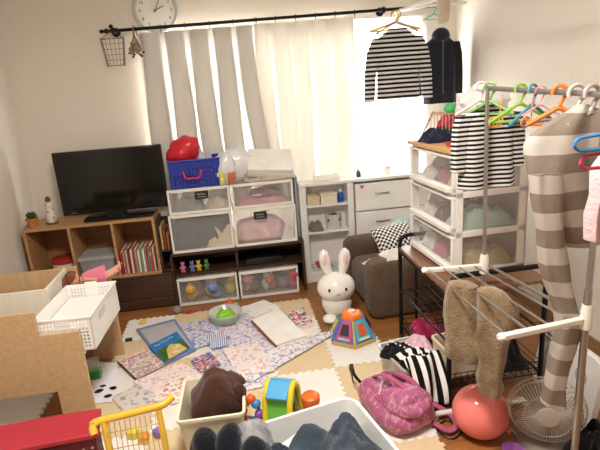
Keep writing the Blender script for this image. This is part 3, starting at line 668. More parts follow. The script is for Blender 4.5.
for i,j,x0,y0 in mats:
    # i=1 is the right-most column: x0 = .41
    beige=((i+j)%2==0)
    o=MB().prism(matoutline(x0,y0),0,.011).build('foam_mat',matb if beige else matw,loc=(x0,y0,.0005),smooth=False)
    c='beige' if beige else 'white'
    ci=('first','second','third','fourth','fifth','sixth','seventh')[1-i]; rj=('first','second','third','fourth','fifth','sixth','seventh')[2-j]
    tag(o,f'{c} interlocking foam mat, {ci} column from right, {rj} row from the back','foam mat','interlocking foam floor mats')
o=MB().prism(matoutline(0,0),0,.011).build('foam_mat',matw,loc=(-1.335,2.125,.0005),smooth=False); tag(o,'loose white foam mat seen through the opening of wooden toy shelf','foam mat','interlocking foam floor mats')
# ================================================================ PAPERS AND BOOKS ON THE FLOOR
ZM=.0125
def sheet(name,label,cat,quad,m,z,th=.0012,group=None,wav=.0015,seed=0):
    c=[fz(x,y,z) for x,y in quad]; o_=sum(c,V(0,0,0))/4; e=(c[1]-c[0]); rz=math.atan2(e.y,e.x)
    q_=Matrix.Rotation(-rz,3,'Z'); l=[q_@(p_-o_) for p_ in c]
    mb=MB()
    def fn(zz):
        def g(u,v):
            p_=l[0].lerp(l[1],u).lerp(l[3].lerp(l[2],u),v); return (p_.x,p_.y,zz+max(0,wav*(1+noise.noise(V(u*3+seed,v*3,seed)))*1.0))
        return g
    mb.grid(fn(0),8,8); mb.grid(fn(th),8,8)
    # rim
    b=MB(); n=8
    mb2=mb; N1=(n+1)*(n+1)
    ed=[(k,0) for k in range(n)]+[(n,k) for k in range(n)]+[(n-k,n) for k in range(n)]+[(0,n-k) for k in range(n)]
    idx=[a*(n+1)+b_ for a,b_ in ed]
    for k in range(len(idx)): mb.f.append((idx[k],idx[(k+1)%len(idx)],N1+idx[(k+1)%len(idx)],N1+idx[k])); mb.m.append(0)
    o=mb.build(name,m,loc=o_,rz=rz); tag(o,label,cat,group); return o
lav=['#b8aed0','#d2b0c0','#9fb0d0','#e0ccc6','#9490b8','#cdc4dc']; pk=['#ecc8c4','#e0aaa2','#d8ccd2','#f2dcd2','#d0b4be']; bl=['#8a98c8','#aebbdc','#d0d8ea','#d8a8b0','#6a74a0']
ng='newspapers spread over the play mats'
sheet('newspaper','big lavender printed newspaper spread behind the bowl','newspaper',[(182,327),(250,312),(300,345),(225,360)],printed('#e6e0e6',lav,60,.5,1),ZM,group=ng)
sheet('newspaper','newspaper sheet with pale purple print beneath the brown bag bin','newspaper',[(180,372),(238,352),(275,384),(200,402)],printed('#e9e3e4',lav,70,.49,2),ZM+.003,group=ng)
sheet('newspaper','pink printed comic sheet right of the panda drawing','newspaper',[(133,382),(180,362),(222,385),(172,405)],printed('#f0e4de',pk,80,.48,3),ZM+.005,group=ng)
sheet('newspaper','lilac flyer at the right edge of the papers with rolled corner','newspaper',[(262,348),(345,328),(250,384),(228,368)],printed('#ece8ea',lav,62,.47,4),ZM+.006,group=ng,wav=.004)
sheet('newspaper','white and blue flyer left of the bowl','newspaper',[(178,325),(215,318),(232,338),(192,350)],printed('#dcdbe6',bl,60,.52,5),ZM+.008,group=ng)
sheet('newspaper','small flyer of red and blue squares in the middle of papers','newspaper',[(190,360),(210,352),(222,365),(200,373)],printed('#e6dcd8',['#c0584a','#3e4f94','#d8a090','#8a8fb8'],75,.6,6),ZM+.011,group=ng)
sheet('newspaper','pinkish flyer crumpled in the middle right of papers','newspaper',[(222,350),(258,342),(275,372),(238,376)],printed('#efe4e0',pk,70,.46,7),ZM+.010,group=ng,wav=.006)
sheet('newspaper','pale sheet with faint red comic panels at bin side','newspaper',[(165,385),(190,375),(200,398),(150,402)],printed('#efe9e4',['#d9a090','#e3c0b4','#c88a80'],55,.48,8),ZM+.009,group=ng)
sheet('newspaper','transparent printed film sheet in front of comic sheet','newspaper',[(112,398),(148,378),(165,402),(128,418)],printed('#ddd2c6',['#b9a9a4','#c9b3c4','#9aa3c0'],40,.45,9),ZM+.004,group=ng)
st_=stripes('#6c86c0','#e6e6ea',.012,.5,'X',.5)
sheet('striped_leaflet','blue and white striped leaflet in front of the bowl','leaflet',[(206,336),(225,333),(228,346),(212,349)],st_,ZM+.014)
sheet('drawing_sheet','white sheet with black panda face print beside green box','drawing',[(92,362),(118,363),(112,402),(92,404)],mat('#eceaf0',.6),ZM+.002)
for i,(px,py,rr) in enumerate(((99,391,6),(108,396,5),(103,386,4),(113,388,5))):
    q=fz(px,py,ZM+.006); o=MB().prism([(.0035*rr*math.cos(a)*(1+.2*math.sin(2*a+i)),.003*rr*math.sin(a)) for a in [2*PI*k/14 for k in range(14)]],0,.001).build('ink_patch',black,loc=q); 
    pr_=[x for x in D.objects if x.name.startswith('drawing_sheet')][0]; o.parent=pr_; o.matrix_parent_inverse=Matrix.Translation(-pr_.location) if False else Matrix.Identity(4)
    bpy.context.view_layer.update(); o.matrix_parent_inverse=pr_.matrix_world.inverted()
def book(name,label,quad,z,th,mc,spine=None,group=None,parts=None,pagecol='#efe9de'):
    c=[fz(x,y,z+th) for x,y in quad]
    for v_ in c: v_.z=z
    o_=sum(c,V(0,0,0))/4; e=c[1]-c[0]; rz=math.atan2(e.y,e.x); q_=Matrix.Rotation(-rz,3,'Z'); l=[q_@(p_-o_) for p_ in c]
    t=T(name,label,'book',o_,rz,group)
    def pr(k,z0,z1): 
        m_=MB(); m_.prism([(p_.x*k,p_.y*k) for p_ in l],z0,z1); return m_
    pr(1,0,.0015).build('back_cover',mc,t); pr(.975,.0016,th-.0016).build('pages',plastic(pagecol,.8),t); pr(1,th-.0015,th).build('front_cover',mc,t)
    if spine:
        a,b_=l[spine[0]],l[spine[1]]; m_=MB(); m_.tube([(a.x,a.y,th/2),(b_.x,b_.y,th/2)],th*.52,8); m_.build('spine',mat(spine[2],.5),t)
    t['_q']=0; del t['_q']
    return t,l
book('picture_book','large blank white covered book lying at the right of the papers',[(252,320),(278,308),(307,335),(276,345)],ZM+.012,.016,mat('#f6f3ee',.4),(0,3,'#8a4a3a'))
sheet('paper_sheet','plain white paper sheet beside the floor level drawers','paper',[(237,309),(264,300),(281,307.5),(254,318)],printed('#f2efec',['#d9d3e0','#cfc6c9'],30,.36,11),ZM+.004)
t,l=book('card_box','flat pink patterned game box at far right of papers',[(287,313),(304,307),(313,322),(297,327)],ZM,.03,printed('#ecd6da',['#d84a7a','#2e2e34','#4a9a60','#e8a0b8'],45,.5,12)); t['category']='box'
# drawing board / notebook
t,l=book('drawing_board','grey drawing board with blue frame under the picture book',[(135.7,329),(175,318.7),(196,349),(163.7,364)],ZM+.003,.012,mat('#7e8fc0',.4)); t['category']='board'
m_=MB(); m_.prism([(p_.x*.86,p_.y*.86) for p_ in l],.0121,.0135); m_.build('writing_panel',mat('#b9b9bd',.3),t,label='grey writing panel')
t,l=book('picture_book','blue and green picture book lying on the drawing board',[(148.5,345.5),(176.5,331.5),(190.5,347.5),(163.7,363)],ZM+.017,.008,mat('#2f7cc0',.35))
def inl(u,v): return l[0].lerp(l[1],u).lerp(l[3].lerp(l[2],u),v)
m_=MB(); m_.prism([tuple(inl(u,v)[:2]) for u,v in ((.02,.98),(.02,.45),(.3,.38),(.55,.5),(.98,.4),(.98,.98))],.0081,.0088); m_.build('hill_picture',mat('#3a6a35',.4,.3,40),t,label='green hill picture')
m_=MB(); m_.prism([tuple(inl(u,v)[:2]) for u,v in ((.2,.98),(.35,.55),(.55,.42),(.8,.6),(.9,.98))],.0089,.0095); m_.build('figure_picture',printed('#e0c060',['#e8dcc0','#c98a3a','#d8c8a0'],40,.5,13),t,label='yellow figure picture')
s=MB()
for k in range(7):
    a=inl(.15+.1*k,.16+.03*math.sin(k*2)); s.tube([(a.x-.006,a.y-.006,.0088),(a.x,a.y+.008,.0088),(a.x+.006,a.y-.005,.0088)],.0016,5)
s.build('title_lettering',white,t)
t,l=book('magazine','magazine with pink title lettering nearest the wooden toy shelf',[(118,361),(147.3,347.8),(164.8,364),(135.7,378)],ZM+.010,.009,printed('#e4d8c8',['#dc8aa0','#9cbc90','#efd0a4','#98acc8','#e8e2d8','#d08078'],75,.58,14),(0,3,'#39343c'))
s=MB()
for k in range(5):
    a=inl(.12+.12*k,.15); r_=.011
    s.tube([(a.x-r_,a.y+r_*.6,.0098),(a.x+r_,a.y+r_*.7,.0098),(a.x-r_*.2,a.y-r_,.0098),(a.x+r_*.8,a.y-r_*.5,.0098)],.0022,5)
s.build('title_lettering',plastic('#e2268a'),t)
# bowl with toy food
p=fz(226,322,ZM)
t=T('plastic_bowl','clear round bowl lying on the newspapers near low drawers','bowl',(p.x,p.y,ZM+.006))
t.scale=(1.2,1.2,1.2)
MB().lathe([(.055,0),(.07,.01),(.088,.055),(.092,.058),(.088,.06),(.083,.055),(.066,.014),(.05,.005)],32).build('body',clear('#d9dcdf',.5,.15),t)
o=heap(.135,.135,.085,51,fold=.6).build('play_slime',mat('#8fca3a',.4,.3,50,.5),loc=(p.x,p.y,ZM+.017)); tag(o,'lime green toy slime inside the clear bowl','slime')
# small loose toys
def ball(px,py,r,c,name,label,cat='toy'):
    q=fz(px,py,0); o=MB().ell((0,0,r),(r,r,r),20).build(name,mat(c,.5,.15,30),loc=(q.x,q.y,.0)); tag(o,label,cat); return o
ball(177.7,314,.03,'#8d8a8c','grey_ball','fuzzy grey ball on the wooden floor before low drawers','ball')
q=fz(190.5,314); o=heap(.07,.05,.035,61).build('red_cloth',fabric('#b03a3c'),loc=(q.x,q.y,0)); tag(o,'small crumpled red cloth beside the grey ball','cloth')
q=fz(142.7,324,.011); t=T('rubber_duck','tiny yellow toy duck at the mat edge behind drawing board','toy',(q.x,q.y,.012)); MB().ell((0,0,.012),(.022,.014,.012),12).build('body',plastic('#e6c832'),t); b=MB(); b.ell((.012,0,.026),(.01,.01,.01),10); b.build('head',plastic('#e6c832'),t); MB().ell((.023,0,.025),(.005,.004,.002),8).build('beak',plastic('#e07a2a'),t)
q=fz(129,341,.011); o=MB().bx(-.02,.02,-.011,.011,0,.016).build('toy_block',plastic('#17171a'),loc=(q.x,q.y,.012),rz=.1,bev=.002); tag(o,'small black block left of the drawing board','block')
q=fz(230,307); t=T('toy_saucer','shallow clear saucer on floor before the low drawers','saucer',(q.x,q.y,0)); MB().lathe([(.03,0),(.06,.008),(.062,.01),(.055,.011),(.03,.004)],24).build('dish',clear('#e4e0dc',.5),t)
q=fz(230,307); o=MB().ell((0,0,.026),(.026,.026,.026),18).build('orange_ball',mat('#d9682c',.5),loc=(q.x,q.y,.008)); tag(o,'orange toy ball resting on the clear saucer','ball')
q=fz(95,380,ZM)
t=T('green_box','small clear box with bright green base beside the wooden shelf','box',(q.x,q.y+.02,ZM+.004),rz=.1)
MB().bx(-.03,.03,-.025,.025,0,.05).build('base',plastic('#3fae3c'),t,bev=.004); MB().bx(-.029,.029,-.024,.024,.05,.11).build('clear_top',clear('#dfe9e0',.4),t,bev=.004)
# ================================================================ WOODEN TOY SHELF (left)
pb=wood('#c3a075','#d2b288','Z',5,.6); pw=wood('#e6dfcf','#efe9dc','Z',4,.55)
t=T('toy_shelf','pale wooden toy shelf unit with open right side at left wall','shelf',(0,0,0.0))
X0,XM,X1,Y0,Y1=-1.36,-.90,-.735,2.05,2.66
pw2=pb
# near panel with a low opening
zc0,zc1=.02,.2; xo=-.875
b=MB(); b.prism([(X0,0.2),(xo,.2),(xo,.012),(X1,.012),(X1,.475),(XM,.475),(XM+.001,.585),(X0,.585)],-.008,.008)
o=b.build('near_panel',pb,t,loc=(0,Y0,0),rot=(PI/2,0,0)); 
MB().bx(X0,xo,Y0-.008,Y0+.008,0,.02).build('bottom_rail',pb,t)
b=MB(); b.prism([(X0,.24),(XM,.24),(XM+.001,0),(X1,0),(X1,.478),(X0,.478)],-.008,.008); b.build('far_panel',pb,t,loc=(0,Y1,0),rot=(PI/2,0,0))
MB().bx(X0,X0+.03,Y1-.008,Y1+.008,0.0,.24).build('leg',pb,t,bev=.001)
MB().bx(X0,XM,Y1-.0085,Y1+.0085,.478,.57).build('far_panel_top',pb,t,bev=.001)
MB().bx(-.966,-.952,Y0+.009,Y1-.009,.30,.475).build('divider',pw,t)
MB().bx(-.966,-.952,2.36,Y1-.009,.475,.57).build('bin_side',pw,t)
MB().bx(X0,-.967,2.36,2.372,.30,.568).build('bin_front',pw,t,bev=.001)
MB().bx(X0,X0+.012,2.373,Y1-.009,.30,.568).build('bin_side',pw,t)
MB().bx(X0+.012,-.967,2.373,Y1-.009,.30,.312).build('bin_floor',pb,t)
MB().bx(-.951,X1,Y0+.009,Y1-.009,.355,.37).build('shelf',pw,t)
MB().bx(X0,X0+.012,Y0+.009,2.35,.24,.58).build('side_panel',pw,t)
# white perforated basket
t=T('storage_basket','white perforated plastic basket sitting on the wooden toy shelf','basket',(-.93,2.075,.371),rz=R(-3))
b=MB(); bw,bd,bh=.245,.41,.155
bwm=plastic('#f4f2ee',.4)
perfo(b,(0,0,0),(1,0,0),(0,0,1),bw,bh,14,8,.015,.012,.55,.004,(0,1,0),lambda i,j:5<=i<=8 and j>=6)
perfo(b,(0,bd,0),(1,0,0),(0,0,1),bw,bh,14,8,.015,.012,.45,-.004,(0,1,0),lambda i,j:5<=i<=8)
b.bx(0,.004,0,bd,0,bh)
for a in ((bw-.004,bw,0,bd,0,.09),(bw-.004,bw,0,bd,.125,bh),(bw-.004,bw,0,.1,.09,.125),(bw-.004,bw,.22,bd,.09,.125)): b.bx(*a)
b.bx(0,bw,0,bd,0,.004); b.build('body',bwm,t)
MB().tube([(0,0,bh),(bw,0,bh),(bw,bd,bh),(0,bd,bh)],.006,8,True).build('rim',bwm,t)
MB().bx(bw/2-.03,bw/2+.03,-.002,.006,bh-.03,bh).build('grip',bwm,t,bev=.002)
MB().bx(bw/2-.03,bw/2+.03,bd-.006,bd+.004,bh-.03,bh+.015).build('grip',bwm,t,bev=.003)
MB().bx(.008,bw-.008,.01,bd-.01,.09,.094).build('inner_tray',bwm,t)
# doll
p=fz(95,273,.55)
skin=mat('#e0a48c',.5)
t=T('doll','toy doll in a pink dress lying along the shelf back edge','doll',(-.81,2.615,.497),rz=R(14))
t.scale=(1.15,1.2,1.5)
b=MB(); b.tube([(-.055,0,.01),(-.02,0,.012),(.02,0,.012),(.045,0,.008)],[.012,.022,.024,.018],12); b.ell((-.085,0,.018),(.027,.026,.028),16)
for s_ in (-1,1):
    b.tube([(.04,s_*.012,.008),(.08,s_*.016,.016),(.115,s_*.022,.03)],[.013,.011,.008],10); b.tube([(-.035,s_*.02,.014),(-.01,s_*.036,.016),(.015,s_*.04,.01)],[.008,.007,.006],8); b.ell((.122,s_*.022,.038),(.007,.007,.012),8)
b.build('body',skin,t)
b=MB(); b.ell((-.092,0,.024),(.03,.029,.026),14,fn=lambda u:1+.08*noise.noise(u*6)); b.tube([(-.1,0,.02),(-.125,-.01,.012),(-.135,-.02,-.0)],[.02,.016,.006],10); b.build('hair',mat('#7a4630',.8,.2,40),t)
b=MB(); b.tube([(-.045,0,.012),(-.015,0,.014),(.02,0,.014),(.055,0,.012)],[.02,.027,.033,.038],14); b.build('dress',fabric('#e07f96'),t)
# ================================================================ RED TOY, CART, CREAM BIN, WHITE BIN
red=mat('#a82a36',.55,.05,8); dred=mat('#5c0d1c',.6,.05,8)
t=T('red_toy_chest','red topped play chest at the bottom left corner','toy chest',(-.59,1.66,0),rz=R(9))
t.scale=(1,1,1.0)
b=MB(); n=14; rings=[]
for k in range(n+1):
    u=k/n; x=-.85+.85*u; z=.288+.012*math.sin(PI*u)-.02*(u-.5)**2
    rings.append([V(x,-.075,z-.02),V(x,.07+.012*math.sin(PI*u),z-.02+.008),V(x,.07+.012*math.sin(PI*u),z+.008),V(x,-.075,z)])
b.loft(rings); b.build('lid',red,t,bev=.004)
MB().bx(-.84,-.015,-.065,.05,0,.265).build('body',dred,t,bev=.004)
for x in (-.06,-.03): MB().lathe([(.005,0),(.004,.003)],10,(x,-.065,.225),RX).build('screw',steel,t)
ylw=plastic('#e3b53a',.35)
t=T('toy_shopping_cart','yellow handled toy shopping cart with wire basket at front left','toy cart',(-.47,1.62,0),rz=R(4))
zh=.305
MB().tube(rpath([(-.125,-.02,zh-.03),(-.135,0,zh-.004),(-.12,0.012,zh),(.12,.02,zh+.012),(.15,.05,zh+.02)],.02),.0145,10).build('handle',ylw,t)
for x in (-.095,.10): MB().tube([(x,.01,zh),(x+.008,-.02,.2),(x+.012,-.05,.02)],.0115,8).build('leg',ylw,t)
b=MB(); wz=.26
for k in range(10): 
    x=-.075+k*.018; b.tube([(x,.0,zh-.005),(x,-.02,.2),(x,-.02,.12)],.0012,5)
b.tube([(-.085,-.018,.2),(.095,-.018,.2)],.0018,6); b.tube([(-.085,-.02,.12),(.095,-.02,.12),(.095,-.2,.12),(-.085,-.2,.12)],.0018,6,True); b.tube([(-.085,-.018,.27),(.095,-.018,.27)],.0014,6)
for k in range(10): b.tube([(-.075+k*.018,-.02,.12),(-.075+k*.018,-.2,.12)],.0012,5)
b.build('wire_basket',metal('#b9a050',.4),t)
for x in (-.085,.112):
    MB().lathe([(.02,-.006),(.022,0),(.02,.006)],14,(x,-.05,.022),Matrix.Rotation(PI/2,3,'Y')).build('wheel',black,t)
q=fz(112,418,ZM); t=T('toy_cup','white toy cup with yellow rim standing left of cart handle','cup',(-.70,1.93,.012)); MB().lathe([(.03,0),(.04,.05),(.042,.052),(.037,.05),(.028,.005)],22).build('body',white,t); MB().tube([(.041*math.cos(a),.041*math.sin(a),.052) for a in [2*PI*k/20 for k in range(20)]],.004,6,True).build('rim',ylw,t)
for i,(x,y,c,n_) in enumerate(((-.50,1.86,'#e09a3a','orange'),(-.44,1.88,'#8a6ab0','purple'),(-.55,1.9,'#e6d24a','yellow'))):
    o=MB().bx(-.02,.02,-.02,.02,0,.035).build('toy_brick',plastic(c),loc=(x,y,.0125),rz=i*.6,bev=.004); tag(o,f'{n_} toy brick on the mat behind the toy cart','block','toy bricks behind the cart')
t=T('cream_bin','cream square storage bin holding a brown bag','bin',(-.185,1.80,.0125),rz=R(-1.5))
tray(.255,.285,.215,.005,.018,.84,.006).build('body',cream,t)
t=T('brown_hat_bag','crumpled dark brown cloth bag stuffed in the cream bin','bag',(-.17,1.83,.03),rz=.1)
b=MB(); b.ell((0,0,.155),(.112,.10,.125),44,M=Matrix.Rotation(R(40),3,'Y'),fn=lambda u:(u.x**4+u.y**4+u.z**4)**-.25*(.88+.14*noise.noise(u*1.5+V(2,5,1))+.06*(1-2*abs(noise.noise(V(u.x*2,u.y*2,u.z*5)))))); b.v=[(max(-.108,min(.105,x)) if z<.2 else x,y,max(0,z)) for x,y,z in b.v]; b.build('body',fabric('#4a2d24',.4,.1),t)
b=MB(); b.ell((.085,-.055,.2),(.035,.03,.04),16,fn=lambda u:1+.2*noise.noise(u*4)); b.build('side_pocket',fabric('#43281f',.4,.1),t)
t=T('white_bin','wide white storage bin with jeans at the bottom centre','bin',(.225,1.42,.0125),rz=R(13))
tray(.40,.44,.20,.005,.05,.9,.007).build('body',whiter,t)
def trouser(name,label,loc,rz,c,w_,d_,h_,sd):
    o=heap(w_,d_,h_,sd,56,56,1.0).build(name,fabric(c,.5,.15),loc=loc,rz=rz); return tag(o,label,'clothes')
t=trouser('jeans','crumpled dark blue jeans inside the white bin',(.25,1.40,.12),.3,'#47525f',.32,.30,.215,71)
o=MB().bx(-.09,.09,-.07,.07,0,.003).build('white_card',mat('#f0eee9',.7),loc=(.13,1.46,.165),rot=(R(22),R(-12),R(24)),bev=0); tag(o,'white card leaning at the back of the white bin','card')
# navy clothes pile left of the white bin
t=T('laundry_basket','low grey laundry basket under the navy clothes','basket',(-.165,1.43,.0125),rz=R(3)); tray(.34,.24,.14,.005,.03,.9,.006).build('body',plastic('#8e8f94'),t)
for i,(x,y,w_,d_,h_,c,rz,l_) in enumerate(((-.205,1.46,.15,.2,.325,'#0b0e15',.25,'black navy trousers, leftmost of the front clothes pile'),(-.12,1.46,.14,.19,.33,'#0f131d',.1,'folded navy trousers in the middle of the front pile'),(-.035,1.49,.16,.16,.29,'#9d9ca0',-.1,'light grey sweatshirt behind navy clothes in the front pile'),(-.03,1.41,.14,.15,.30,'#10141e',-.3,'navy garment with white ring in the front pile'),(.05,1.38,.14,.16,.25,'#27303c',.2,'slate blue trousers on right side of the front pile'))):
    t=T('folded_trousers',l_,'clothes',(x,y,.02),rz,group='clothes piled at the front')
    if i in (2,4): lump(w_,d_,h_,80+i,1.1,56).build('cloth',fabric(c,.5,.15),t)
    else:   # legs folded over: an upright bent fold of cloth
        mb=MB(); hh=h_*.92; mb.tube(smooth([(-.03,-d_*.62,.03),(-.012,-d_*.42,hh*.55),(0,-d_*.16,hh*.86),(.006,d_*.06,hh*.8),(.004,d_*.3,hh*.45),(0,d_*.42,.04)],7),[.036]*8+[.043]*14+[.046]*14,24)
        mb.v=[(x_*1.05+.012*noise.noise(V(x_*9,y_*9,z_*9+i)),y_+.012*noise.noise(V(x_*14+i,y_*14,z_*14))+.008*(1-2*abs(noise.noise(V(x_*10,y_*26,z_*26+i)))),max(.0,z_+.012*noise.noise(V(x_*12,y_*12+i,z_*12)))) for x_,y_,z_ in mb.v]
        mb.build('cloth',fabric(c,.5,.15),t)
    if i==3: MB().tube([(-.02+.02*math.cos(a),-.125+.003*math.sin(a),.17+.02*math.sin(a)) for a in [2*PI*k/20 for k in range(20)]],.0035,6,True).build('drawstring_ring',white,t)
# shape sorter toy
t=T('shape_sorter','green and yellow activity house toy with blue roof and orange roller','toy',(.10,1.84,.0125),rz=R(-24))
t.scale=(1.1,1.08,1.22)
b=MB(); b.prism([(-.075,0),(.075,0),(.05,.13),(.0,.165),(-.05,.13)],-.045,.045); b.build('house_body',plastic('#6fc24a'),t,rot=(PI/2,0,PI/2))
for x in (-.05,.05):
    b=MB(); b.tube(rpath([(x,-.075,.01),(x,-.052,.135),(x,0,.172),(x,.052,.135),(x,.075,.01)],.03),.012,8); b.build('arch',plastic('#e8d22e'),t)
b=MB(); b.box((0,-.035,.155),(.085,.075,.012),M=Matrix.Rotation(R(28),3,'X')); b.build('roof',plastic('#4fa8dc'),t,bev=.003)
b=MB(); b.box((0,.035,.155),(.085,.075,.012),M=Matrix.Rotation(R(-28),3,'X')); b.build('roof',plastic('#4fa8dc'),t,bev=.003)
MB().lathe([(.02,.05),(.02,.058),(.01,.06)],14,(0,0,.07),Matrix.Rotation(PI/2,3,'Y')).build('round_hole',plastic('#7a6a3a'),t)
MB().lathe([(.034,0),(.036,.01),(.036,.02),(.032,.024),(.032,.10),(.036,.104),(.036,.125),(.03,.13)],22,(.118,.0,0)).build('roller',plastic('#d96a28'),t)
MB().bx(.05,.11,-.03,.03,0,.012).build('foot_plate',plastic('#6fc24a'),t)
b=MB(); b.tube(rpath([(-.15,-.05,.0),(-.15,-.05,.11),(-.08,-.05,.12),(-.08,-.05,.0)],.03),.006,8); b.build('bead_arch',plastic('#9a4ab0'),t)
MB().bx(-.16,-.05,-.075,.0,0,.012).build('foot_plate',plastic('#4a7fc8'),t)
for i,(x,z,c,n_) in enumerate(((-.15,.03,'#c8553a','red'),(-.15,.065,'#e08a2e','orange'),(-.135,.1,'#e8b030','amber'),(-.11,.118,'#e0622e','vermilion'),(-.09,.1,'#3a8fd0','blue'),(-.08,.06,'#8a4ab8','purple'),(-.08,.03,'#7a3fa8','violet'))):
    MB().ell((x,-.05,z),(.02,.02,.017),12).build('bead',plastic(c),t,label=n_+' bead')
# ================================================================ BACKPACK, BAG, BALLOON
pkf=printed('#ad5a80',['#a55a80','#c588a6','#b86a8e','#985476','#be8c88'],60,.5,21)
pkp=fabric('#b35578',.5,.15)
t=T('pink_backpack','pink patterned child backpack slumped on the foam mats','backpack',(.585,1.81,.0125),rz=R(14))
t.scale=(1.0,1.08,1.15)
o=puff((-.11,.11,-.17,.14,0,.10),.05,.03,4,18).build('body',pkf,t); o=puff((-.08,.085,-.165,-.02,.07,.135),.03,.02,9,14).build('front_pocket',pkf,t)
MB().tube([(-.08,-.02,.105),(-.02,.04,.125),(.05,.05,.12),(.085,-.02,.11),(.08,-.1,.105)],.004,6).build('zip',plastic('#e6c0cf'),t)
def strap(pts,w_,th,m,par,name):
    pts=smooth(pts); rings=[]
    for i,p_ in enumerate(pts):
        tt=(pts[min(i+1,len(pts)-1)]-pts[max(i-1,0)]).normalized(); sd=tt.cross(V(0,0,1)); sd=sd.normalized() if sd.length>.01 else V(1,0,0); up=sd.cross(tt)
        rings.append([p_+sd*w_/2+up*th/2,p_-sd*w_/2+up*th/2,p_-sd*w_/2-up*th/2,p_+sd*w_/2-up*th/2])
    m_=MB(); m_.loft(rings); return m_.build(name,m,par)
strap([(-.03,.11,.095),(-.03,.03,.15),(-.015,-.03,.155),(.0,-.09,.15),(.02,-.13,.12)],.022,.006,pkp,t,'shoulder_strap')
strap([(.03,.12,.095),(.035,.04,.135),(.05,-.03,.15),(.06,-.09,.14),(.07,-.14,.1)],.022,.006,pkp,t,'shoulder_strap')
strap([(.10,-.03,.03),(.16,-.07,.022),(.19,-.15,.012),(.17,-.20,.008),(.12,-.21,.008),(.09,-.16,.02)],.022,.006,pkp,t,'loose_strap')
strap([(-.07,.13,.06),(-.09,.17,.09),(-.085,.2,.12),(-.08,.22,.09),(-.07,.22,.02)],.014,.005,black,t,'top_loop')
MB().bx(-.03,.03,.13,.16,.02,.05).build('name_tag',plastic('#e6b23a'),t,bev=.004)
t=T('laundry_tub','pale grey plastic tub under the black and white clothes','tub',(.735,2.0,.0),rz=R(10)); tray(.2,.27,.17,.005,.03,.9,.006).build('body',clear('#d8d4d0',.8,.3),t)
t=T('polka_bag','black polka dot cloth bag draped over grey tub','bag',(.695,2.0,.16),rz=R(-35))
heap(.19,.11,.085,91,30,24).build('body',fabric('#1a1516'),t)
b=MB()
for k in range(14): b.ell((-.06+.02*(k%7),-.02+.03*(k//7),.058+.006*((k*3)%4)),(.005,.005,.004),7)
b.build('dots',white,t)
bw_=stripes('#151213','#eceae6',.042,.52,'X',.9,.3)
t=T('striped_shirt','black and white broad striped shirt hanging over the tub front','clothes',(.745,1.86,.012),rz=R(8))
b=MB(); b.grid(lambda u,v:((u-.5)*.17*(1-.1*v),-.055*v**.5-.035*math.sin(v*2)+.014*math.sin(u*9+v*3),.205*(1-v)+.02),24,16); b.build('front',bw_,t,solid=.008)
heap(.17,.14,.06,92).build('bunched_top',bw_,t,loc=(0,.06,.17))
stuffcloth(.80,2.04,.165,.11,.13,.07,'#e3bcc6','pale pink cloth at the back of the grey tub','clothes','pink_cloth',None,93)
# balloon
t=T('balloon','salmon pink balloon lying on the wooden floor','balloon',(.885,1.60,0.0))
t.scale=(1.22,1.22,1.22)
blm,nt,bs,oo=newmat('balloon_rubber'); bs.inputs['Base Color'].default_value=c4(S('#ee7f78')); bs.inputs['Roughness'].default_value=.12; bs.inputs['Subsurface Weight'].default_value=.25; bs.inputs['Subsurface Radius'].default_value=(.05,.02,.02)
tc_=N(nt,'ShaderNodeTexCoord'); no_=N(nt,'ShaderNodeTexNoise'); no_.inputs['Scale'].default_value=12; cr_=N(nt,'ShaderNodeValToRGB'); cr_.color_ramp.elements[0].color=c4(S('#e87970')); cr_.color_ramp.elements[1].color=c4(S('#f58d86')); nt.links.new(tc_.outputs['Object'],no_.inputs['Vector']); nt.links.new(no_.outputs['Fac'],cr_.inputs['Fac']); nt.links.new(cr_.outputs['Color'],bs.inputs['Base Color'])
MB().ell((0,0,.088),(.092,.088,.088),36,M=None,fn=lambda u:1+.06*max(0,u.x*.5-u.z*.5)).build('body',blm,t)
MB().lathe([(.003,0),(.006,.006),(.011,.014)],12,(.075,-.03,.022),Matrix.Rotation(R(115),3,'Y')).build('knot',blm,t)
# ================================================================ TROLLEY + DRAWER CHEST
t=T('metal_trolley','black tubular metal trolley carrying the white drawer chest','trolley',(.845,1.81,0),rz=R(0))
tw_,td=.44,.62
blk=mat('#151517',.35,.05,6,0,.4)
for y,nm in ((0,'near'),(td,'far')):
    MB().tube(rpath([(0,y,0.03),(0,y,.615),(tw_,y,.615),(tw_,y,.03)],.05),.0115,10).build('end_frame',blk,t)
b=MB(); b.bx(-.008,tw_+.008,-.008,td+.008,.535,.553); b.build('top_board',wood('#6e4a30','#8a6142','Y',6,.4),t,bev=.003)
for x in (0,tw_):
    for z,r_ in ((.525,.009),(.30,.006),(.09,.006)): MB().tube([(x,0,z),(x,td,z)],r_).build('side_rail',blk,t)
MB().tube([(.09,td,.09),(.09,td,.53)],.008).build('upright',blk,t)
for z in (.30,.09):
    b=MB()
    for k in range(12): b.tube([(0.0+tw_*k/11,0,z),(0.0+tw_*k/11,td,z)],.0025,6)
    for k in range(4): b.tube([(0,td*k/3,z-.004),(tw_,td*k/3,z-.004)],.003,6)
    if z<.2:
        for zz in (.12,.15): b.tube([(0,0,zz),(tw_,0,zz),(tw_,td,zz),(0,td,zz)],.0025,6,True)
        for k in range(16): b.tube([(tw_*k/15,0,z),(tw_*k/15,0,.15)],.0018,5); b.tube([(0,td*k/15,z),(0,td*k/15,.15)],.0018,5)
    b.build('wire_shelf',blk,t)
for x in (0,tw_):
    for y in (0,td): MB().lathe([(.016,-.008),(.018,0),(.016,.008)],14,(x,y,.018),Matrix.Rotation(PI/2,3,'Y')).build('caster',black,t)
